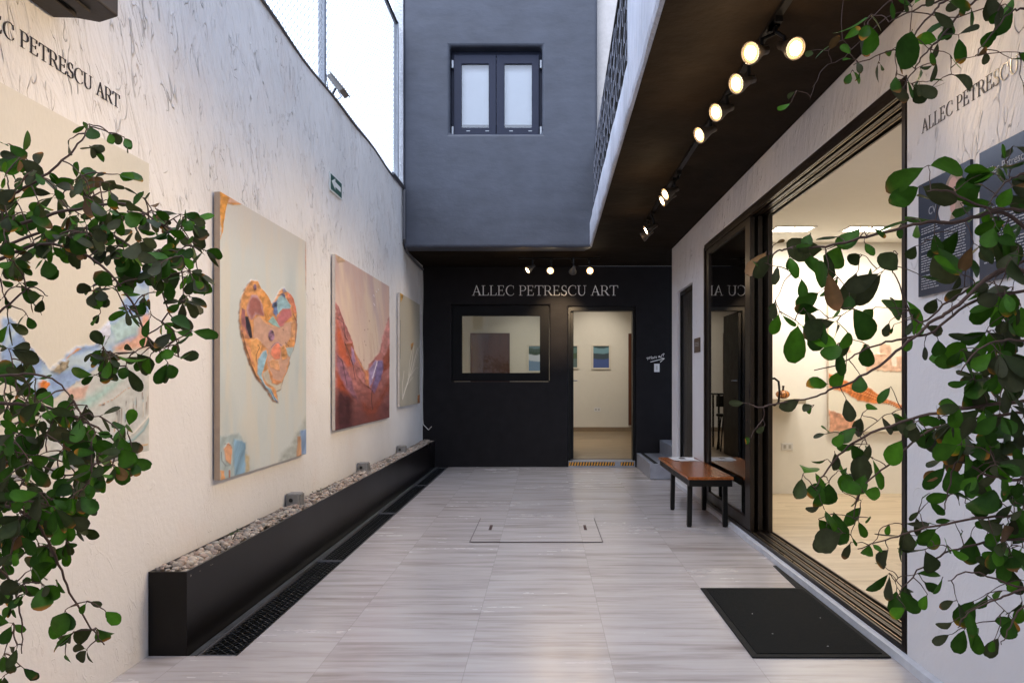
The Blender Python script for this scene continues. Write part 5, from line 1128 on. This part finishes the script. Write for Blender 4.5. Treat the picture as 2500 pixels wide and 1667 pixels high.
    wood.build('branches', M['bark'], r, True)
    lf.tone = tone; tag(lf.build('leaves', M['leaf'], r, True), kind='stuff'); return r
def P3(pts): return [at(x, y, Y) for x, y, Y in pts]
def tri_pts(poly, n, rg, ylo, yhi, size):
    xs = [p[0] for p in poly]; ys = [p[1] for p in poly]; out = []
    P = np.array([[rg.uniform(min(xs), max(xs)), rg.uniform(min(ys), max(ys))] for _ in range(n*6)]); d = inpoly(P[:, 0], P[:, 1], poly)
    for (x, y), dd in zip(P, d):
        if dd > 0 and len(out) < n: Y = rg.uniform(ylo, yhi); out.append((at(x, y, Y), size*rg.uniform(.75, 1.2)*Y/F, rg.choice([2, 3, 3, 4])))
    return out
rg = random.Random(21)
# left shrub
tx, ty = -1.62, 1.95
trunkL = [Vector((tx, ty, 0)), Vector((tx+.02, ty+.01, .5)), Vector((tx, ty-.02, 1.0)), Vector((tx+.03, ty, 1.5)), Vector((tx+.02, ty, 1.9))]
def BL(z, pts, r=.006): return ([Vector((tx+.01, ty, z))]+P3(pts), r)
bL = [BL(1.45, [(-60, 560, 1.9), (60, 510, 1.9), (180, 480, 1.92), (290, 470, 1.95), (380, 520, 1.95), (450, 560, 1.97)]),
      BL(1.5, [(-60, 500, 1.8), (40, 440, 1.8), (120, 390, 1.8), (180, 330, 1.82), (205, 290, 1.85)], .005),
      BL(1.4, [(-40, 620, 1.85), (100, 560, 1.85), (220, 600, 1.88), (300, 690, 1.9), (340, 780, 1.9), (390, 820, 1.92)], .005),
      BL(1.35, [(-40, 600, 2.0), (120, 530, 2.05), (260, 540, 2.05), (350, 620, 2.05), (390, 720, 2.05), (440, 760, 2.05)], .005),
      BL(1.25, [(-50, 760, 1.8), (20, 700, 1.8), (70, 660, 1.8), (110, 680, 1.82)], .004),
      BL(1.0, [(-60, 940, 1.85), (60, 930, 1.85), (160, 950, 1.88), (250, 1000, 1.9), (300, 1040, 1.9)]),
      BL(.9, [(-60, 1080, 1.9), (60, 1060, 1.9), (150, 1090, 1.9), (220, 1080, 1.92)], .005),
      BL(.95, [(-60, 900, 1.75), (40, 860, 1.75), (120, 870, 1.75), (170, 920, 1.75)], .005),
      BL(.8, [(-60, 1160, 1.85), (60, 1180, 1.85), (120, 1260, 1.85), (160, 1360, 1.87), (210, 1440, 1.88), (240, 1480, 1.9)], .005),
      BL(.7, [(-60, 1280, 1.8), (20, 1330, 1.8), (50, 1420, 1.8), (50, 1500, 1.8)], .004)]
PA = [(0, 330), (50, 350), (110, 390), (200, 400), (330, 440), (420, 480), (470, 520), (470, 640), (440, 660), (420, 620), (300, 640), (280, 620), (160, 600), (60, 590), (0, 620)]
PA2 = [(200, 640), (300, 620), (400, 600), (460, 640), (450, 760), (410, 830), (340, 850), (300, 830), (240, 860), (210, 800), (230, 720)]
PB = [(0, 860), (60, 850), (130, 890), (240, 940), (300, 970), (310, 1060), (230, 1100), (190, 1150), (120, 1180), (0, 1240)]
PB2 = [(0, 1180), (120, 1150), (190, 1180), (170, 1250), (110, 1300), (90, 1360), (40, 1400), (0, 1420)]
lp = tri_pts(PA, 140, rg, 1.72, 2.12, 44)+tri_pts(PA2, 40, rg, 1.8, 2.1, 40)+tri_pts(PB, 120, rg, 1.65, 2.1, 52)+tri_pts(PB2, 36, rg, 1.75, 2.0, 46)
for x, y, n in ((205, 285, 3), (250, 305, 2), (285, 315, 3), (205, 335, 4), (160, 320, 1), (20, 330, 2), (270, 400, 2), (330, 455, 2), (10, 680, 3), (45, 650, 3), (70, 690, 2), (100, 680, 2), (60, 720, 2), (20, 740, 3), (20, 800, 4), (50, 830, 3), (0, 640, 3), (440, 760, 3), (410, 820, 2), (400, 760, 2), (345, 820, 2), (220, 860, 3), (290, 840, 3), (420, 690, 2),
                (130, 1330, 3), (150, 1400, 3), (200, 1380, 2), (170, 1450, 4), (220, 1440, 3), (240, 1400, 2), (200, 1490, 3), (130, 1290, 2), (40, 1480, 2), (10, 1500, 3), (50, 1530, 2), (10, 1550, 2), (110, 1250, 3), (30, 1430, 3), (150, 1500, 1), (300, 1050, 3), (290, 975, 3), (185, 1160, 3), (180, 1200, 2)):
    Y = rg.uniform(1.8, 1.95); lp.append((at(x, y, Y), 47*rg.uniform(.8, 1.15)*Y/F, n))
for i in range(46):
    z = rg.uniform(.6, 2.0); a = rg.uniform(0, 6.28); q = rg.uniform(.05, .28); lp.append((Vector((-1.62+q*math.cos(a)*.45, 1.9+q*math.sin(a), z)), .05*rg.uniform(.8, 1.2), 3))
shrub('leafy_shrub', 'dense green shrub with browned leaf tips at the left edge', trunkL, bL, lp, 7)
# right shrub
tx, ty = 1.17, 1.55
trunkR = [Vector((tx, ty, 0)), Vector((tx-.02, ty+.02, .5)), Vector((tx+.01, ty, 1.0)), Vector((tx-.01, ty+.02, 1.5)), Vector((tx, ty, 2.0)), Vector((tx-.03, ty, 2.3))]
def BR(z, pts, r=.005): return ([Vector((tx, ty, z))]+P3(pts), r)
bR = [BR(2.1, [(2380, -60, 1.55), (2240, -30, 1.55), (2167, 0, 1.55), (2107, 18, 1.55), (2042, 51, 1.56)], .004),
      BR(2.05, [(2400, -40, 1.5), (2260, -40, 1.5), (2175, 0, 1.5), (2136, 38, 1.5), (2078, 105, 1.52), (2037, 118, 1.53), (1960, 150, 1.55)], .0035),
      BR(2.05, [(2380, -40, 1.6), (2290, -20, 1.6), (2222, 16, 1.6), (2157, 91, 1.6), (2122, 127, 1.6), (2089, 177, 1.6), (2070, 220, 1.6)], .0035),
      BR(2.0, [(2420, 0, 1.45), (2352, 20, 1.45), (2318, 32, 1.45), (2255, 108, 1.46), (2240, 130, 1.46)], .003),
      BR(2.0, [(2380, -30, 1.8), (2200, 40, 1.82), (2060, 30, 1.84), (1940, 130, 1.86), (1890, 160, 1.86), (1860, 230, 1.86)], .002),
      BR(1.65, [(2420, 500, 1.5), (2352, 484, 1.5), (2264, 476, 1.5), (2173, 439, 1.5), (2130, 440, 1.5)]),
      BR(1.6, [(2420, 560, 1.55), (2300, 490, 1.55), (2200, 510, 1.55), (2117, 513, 1.55), (1992, 543, 1.56), (1895, 566, 1.57), (1817, 570, 1.58), (1778, 582, 1.58), (1740, 620, 1.58)]),
      BR(1.6, [(2400, 420, 1.45), (2352, 400, 1.45), (2310, 420, 1.45), (2270, 470, 1.45)], .004),
      BR(1.5, [(2420, 590, 1.6), (2352, 600, 1.6), (2264, 645, 1.6), (2180, 690, 1.6), (2110, 740, 1.6), (2060, 640, 1.6), (2043, 610, 1.6)], .004),
      BR(1.45, [(2420, 640, 1.5), (2300, 620, 1.5), (2200, 700, 1.5), (2145, 736, 1.5), (2086, 786, 1.51), (2004, 849, 1.52), (1918, 892, 1.53), (1848, 915, 1.54), (1739, 935, 1.55)]),
      BR(1.45, [(2420, 660, 1.55), (2240, 690, 1.56), (2145, 760, 1.56), (2060, 780, 1.56), (1990, 800, 1.57), (1940, 830, 1.57), (1870, 850, 1.57)], .004),
      BR(1.2, [(2400, 900, 1.5), (2352, 922, 1.5), (2221, 936, 1.5), (2091, 962, 1.52), (1962, 1015, 1.53), (1904, 1073, 1.54), (1870, 1120, 1.54)]),
      BR(1.2, [(2420, 940, 1.55), (2250, 960, 1.56), (2130, 990, 1.56), (2050, 1060, 1.56), (1980, 1120, 1.56), (1960, 1190, 1.56)], .004),
      BR(1.3, [(2420, 800, 1.45), (2330, 780, 1.45), (2250, 800, 1.45), (2200, 860, 1.45)], .004),
      BR(1.0, [(2420, 1080, 1.5), (2340, 1100, 1.5), (2270, 1090, 1.5), (2200, 1060, 1.5), (2180, 1120, 1.5), (2170, 1170, 1.5)], .004),
      BR(.95, [(2420, 1180, 1.5), (2352, 1183, 1.5), (2269, 1188, 1.5), (2125, 1212, 1.52), (2048, 1236, 1.53), (1970, 1260, 1.53)], .004),
      BR(.9, [(2420, 1240, 1.55), (2300, 1240, 1.55), (2200, 1260, 1.55), (2120, 1300, 1.55), (2060, 1370, 1.55)], .004),
      BR(.85, [(2420, 1340, 1.5), (2352, 1349, 1.5), (2233, 1313, 1.5), (2177, 1333, 1.5)], .0035),
      BR(.8, [(2420, 1345, 1.45), (2352, 1351, 1.45), (2297, 1373, 1.45), (2233, 1401, 1.45), (2200, 1440, 1.45)], .0035),
      BR(.8, [(2420, 1360, 1.4), (2352, 1390, 1.4), (2320, 1440, 1.4), (2300, 1480, 1.4)], .003)]
RAW = """1948 34 80;1990 75 100;1985 95 100;2003 88 90;1933 122 70;1896 138 50;1955 150 50;1968 158 50;1961 180 45;1980 178 45;2011 172 70;2055 133 50;2094 49 78;2143 62 85;2182 39 85;2226 23 65;2268 18 85;2297 44 60;2333 13 60;2193 81 80;2167 125 75;2104 112 105;2095 125 90;2065 156 60;2110 180 65;2060 198 65;2065 240 100;2091 226 80;2080 205 60;2112 205 36;2130 205 40;2146 166 55;2136 229 65;2183 153 60;2188 198 65;2255 138 55;2246 150 50;2323 174 90;1829 229 50;1823 255 50;1857 135 45;2040 20 50;2150 10 50;2350 150 70;2240 50 75;2300 90 60;2210 110 70;2330 50 75;2260 -10 80;2170 70 60;2130 140 60;2230 20 60;2345 215 60;2070 20 60
1739 627 60;1778 634 115;1765 610 80;1790 650 90;1809 611 60;1782 578 36;1813 584 50;1837 603 75;1860 556 50;1860 623 95;1840 666 60;1899 615 100;1885 662 100;1915 576 80;1930 599 80;1965 556 80;1973 615 75;1950 673 105;1989 673 110;2032 662 95;1925 670 80;1961 701 70;2008 549 65;2043 615 90;2063 529 45;1985 580 60;1874 712 90;1852 736 70;1827 783 100;1876 779 105;1880 745 80;1922 744 85;1926 771 80;1965 751 100;1797 744 70;1778 710 50;2043 705 50;2006 724 45;2039 755 45;2050 760 35
1942 829 100;1977 825 85;1918 837 80;1955 812 80;1950 876 70;1973 896 75;1903 911 70;1875 944 35;1844 954 90;1932 946 75;1718 956 75;1753 1001 60;1731 1024 45;2059 921 80;1990 810 40
1911 1020 60;1934 1024 70;1977 985 75;1996 966 60;2012 993 85;2035 985 85;2067 974 80;2059 1044 85;1981 1024 75;1960 1010 70;1911 1060 60;1891 1079 60;1946 1052 75;1985 1063 90;2000 1050 70;2016 1087 90;1849 1129 95;1870 1120 80;1889 1141 75;1917 1141 85;1941 1165 85;1969 1149 90;1997 1129 90;1954 1114 70;1918 1105 60;1981 1177 70;1965 1205 90;1893 1189 70;1889 1229 90;1900 1240 90;1917 1221 100;1925 1261 90;1997 1209 50;1980 1220 60;1990 1150 50
1965 1273 70;1961 1249 50;2009 1285 80;1995 1275 60;2033 1229 60;2061 1233 80;2045 1297 80;2029 1325 55;2041 1353 90;2073 1269 95;2065 1385 90;2081 1373 80;2069 1425 70;2085 1260 80
2117 1249 85;2113 1217 75;2121 1297 80;2101 1341 60;2125 1353 50;2125 1389 60;2157 1349 60;2169 1289 90;2140 1290 80;2137 1261 60;2153 1237 70;2209 1201 110;2181 1165 75;2125 1169 55;2145 1173 60;2117 1197 55;2157 1113 70;2185 1101 85;2217 1113 70;2249 1221 60;2241 1261 90;2277 1237 60;2321 1237 75;2321 1273 75;2329 1205 70;2329 1149 80;2261 1117 75;2201 1241 60;2230 1180 70;2190 1220 60
2123 426 110;2127 476 120;2150 500 80;2116 548 110;2135 570 80;2141 606 110;2206 581 110;2191 491 85;2205 500 80;2177 473 85;2242 462 90;2281 437 90;2307 426 90;2299 484 80;2281 512 80;2290 530 80;2314 581 95;2325 541 85;2328 365 70;2343 404 80;2242 430 60;2303 397 60;2245 592 80;2220 620 70;2112 664 70;2094 595 70;2091 725 100;2080 740 70;2051 617 80;2166 721 85;2195 714 70;2206 660 80;2215 690 70;2256 685 100;2224 685 80;2101 764 75;2105 797 55;2123 768 50;2152 800 50;2130 815 55;2160 540 80;2250 500 80;2330 460 80;2340 500 80
2201 1409 75;2237 1413 80;2209 1437 85;2193 1457 70;2185 1489 75;2229 1481 95;2240 1470 80;2265 1397 75;2313 1389 80;2289 1457 75;2329 1453 80;2301 1501 85;2309 1437 60;2345 1360 70;2340 1410 70;2290 1490 60"""
lp = []
for tok in RAW.replace('\n', ';').split(';'):
    x, y, s = map(float, tok.split()); Y = rg.uniform(1.5, 1.64) if x > 1930 else rg.uniform(1.54, 1.6)
    if y < 280 and x < 1950: Y = 1.85
    a = rg.uniform(-.6, .6); lp.append((at(x-s*.30*math.sin(a), y-s*.42, Y), s*Y/F*(.74 if s < 95 else .82), rg.choice([1, 1, 1, 2]) if s < 95 else rg.choice([1, 2, 2])))
for poly, n, sz in (([(2220, 760), (2352, 740), (2352, 900), (2300, 910), (2190, 880), (2180, 840)], 24, 66), ([(2140, 940), (2220, 930), (2352, 925), (2352, 1120), (2240, 1110), (2150, 1050), (2110, 1000)], 30, 58), ([(2270, 1100), (2352, 1090), (2352, 1300), (2290, 1290)], 16, 62), ([(2250, 400), (2352, 380), (2352, 620), (2260, 600)], 10, 70), ([(2090, 960), (2200, 950), (2200, 1000), (2100, 1000)], 8, 60), ([(2230, 640), (2352, 660), (2352, 760), (2250, 720)], 10, 60)):
    q = tri_pts(poly, n, rg, 1.42, 1.68, sz); lp += [(a, b, min(c, 3)) for a, b, c in q]
shrub('leafy_shrub', 'open branching green shrub at the right edge in front of the glass doorway', trunkR, bR, lp, 17, .0013)


# ------------------------------------------------------------------ camera, sky, sun
cam = bpy.data.cameras.new('camera'); cam.sensor_width = 36; cam.lens = F*36/2352; cam.shift_x = (1176-CX)/2352; cam.shift_y = (CY-784)/2352; cam.clip_start = .05; cam.clip_end = 300
co = bpy.data.objects.new('camera', cam); COL.objects.link(co); co.location = (0, 0, H); co.rotation_euler = (math.pi/2, 0, 0); scn.camera = co
w = bpy.data.worlds.new('World'); scn.world = w; w.use_nodes = True; nt = w.node_tree
sky = nt.nodes.new('ShaderNodeTexSky'); sky.sky_type = 'NISHITA'; sky.sun_disc = False
EL, RZ = math.radians(55), math.radians(200)
sky.sun_elevation = EL; sky.sun_rotation = RZ; sky.air_density = 1.0; sky.dust_density = 4.0; sky.ozone_density = 1.0
bg = nt.nodes['Background']; bg.inputs[1].default_value = .15
cl = nt.nodes.new('ShaderNodeTexNoise'); cl.inputs['Scale'].default_value = 2.2; cl.inputs['Detail'].default_value = 5
cr = nt.nodes.new('ShaderNodeMapRange'); cr.inputs[1].default_value = .3; cr.inputs[2].default_value = .7; cr.inputs[3].default_value = .72; cr.inputs[4].default_value = .98
nt.links.new(cl.outputs['Fac'], cr.inputs[0])
mxs = nt.nodes.new('ShaderNodeMix'); mxs.data_type = 'RGBA'; mxs.clamp_result = False
nt.links.new(cr.outputs[0], mxs.inputs[0]); nt.links.new(sky.outputs[0], mxs.inputs[6]); mxs.inputs[7].default_value = (8.0, 9.5, 12.6, 1)      # pale cloud cover
nt.links.new(mxs.outputs[2], bg.inputs[0])
sl = bpy.data.lights.new('sun', 'SUN'); sl.energy = .6; sl.angle = math.radians(30); sl.color = (1, .95, .88)
so = bpy.data.objects.new('sun', sl); COL.objects.link(so)
d = Vector((math.sin(RZ)*math.cos(EL), math.cos(RZ)*math.cos(EL), math.sin(EL))); so.rotation_euler = d.to_track_quat('Z', 'Y').to_euler()
vs = scn.view_settings; vs.view_transform = 'Standard'; vs.look = 'None'; vs.gamma = 1; vs.exposure = 1.0; vs.use_curve_mapping = False
scn.cycles.use_denoising = True; scn.cycles.max_bounces = 10; scn.cycles.diffuse_bounces = 5; scn.cycles.glossy_bounces = 5; scn.cycles.transparent_max_bounces = 24
scn.cycles.sample_clamp_indirect = 6; scn.cycles.caustics_reflective = False; scn.cycles.caustics_refractive = False
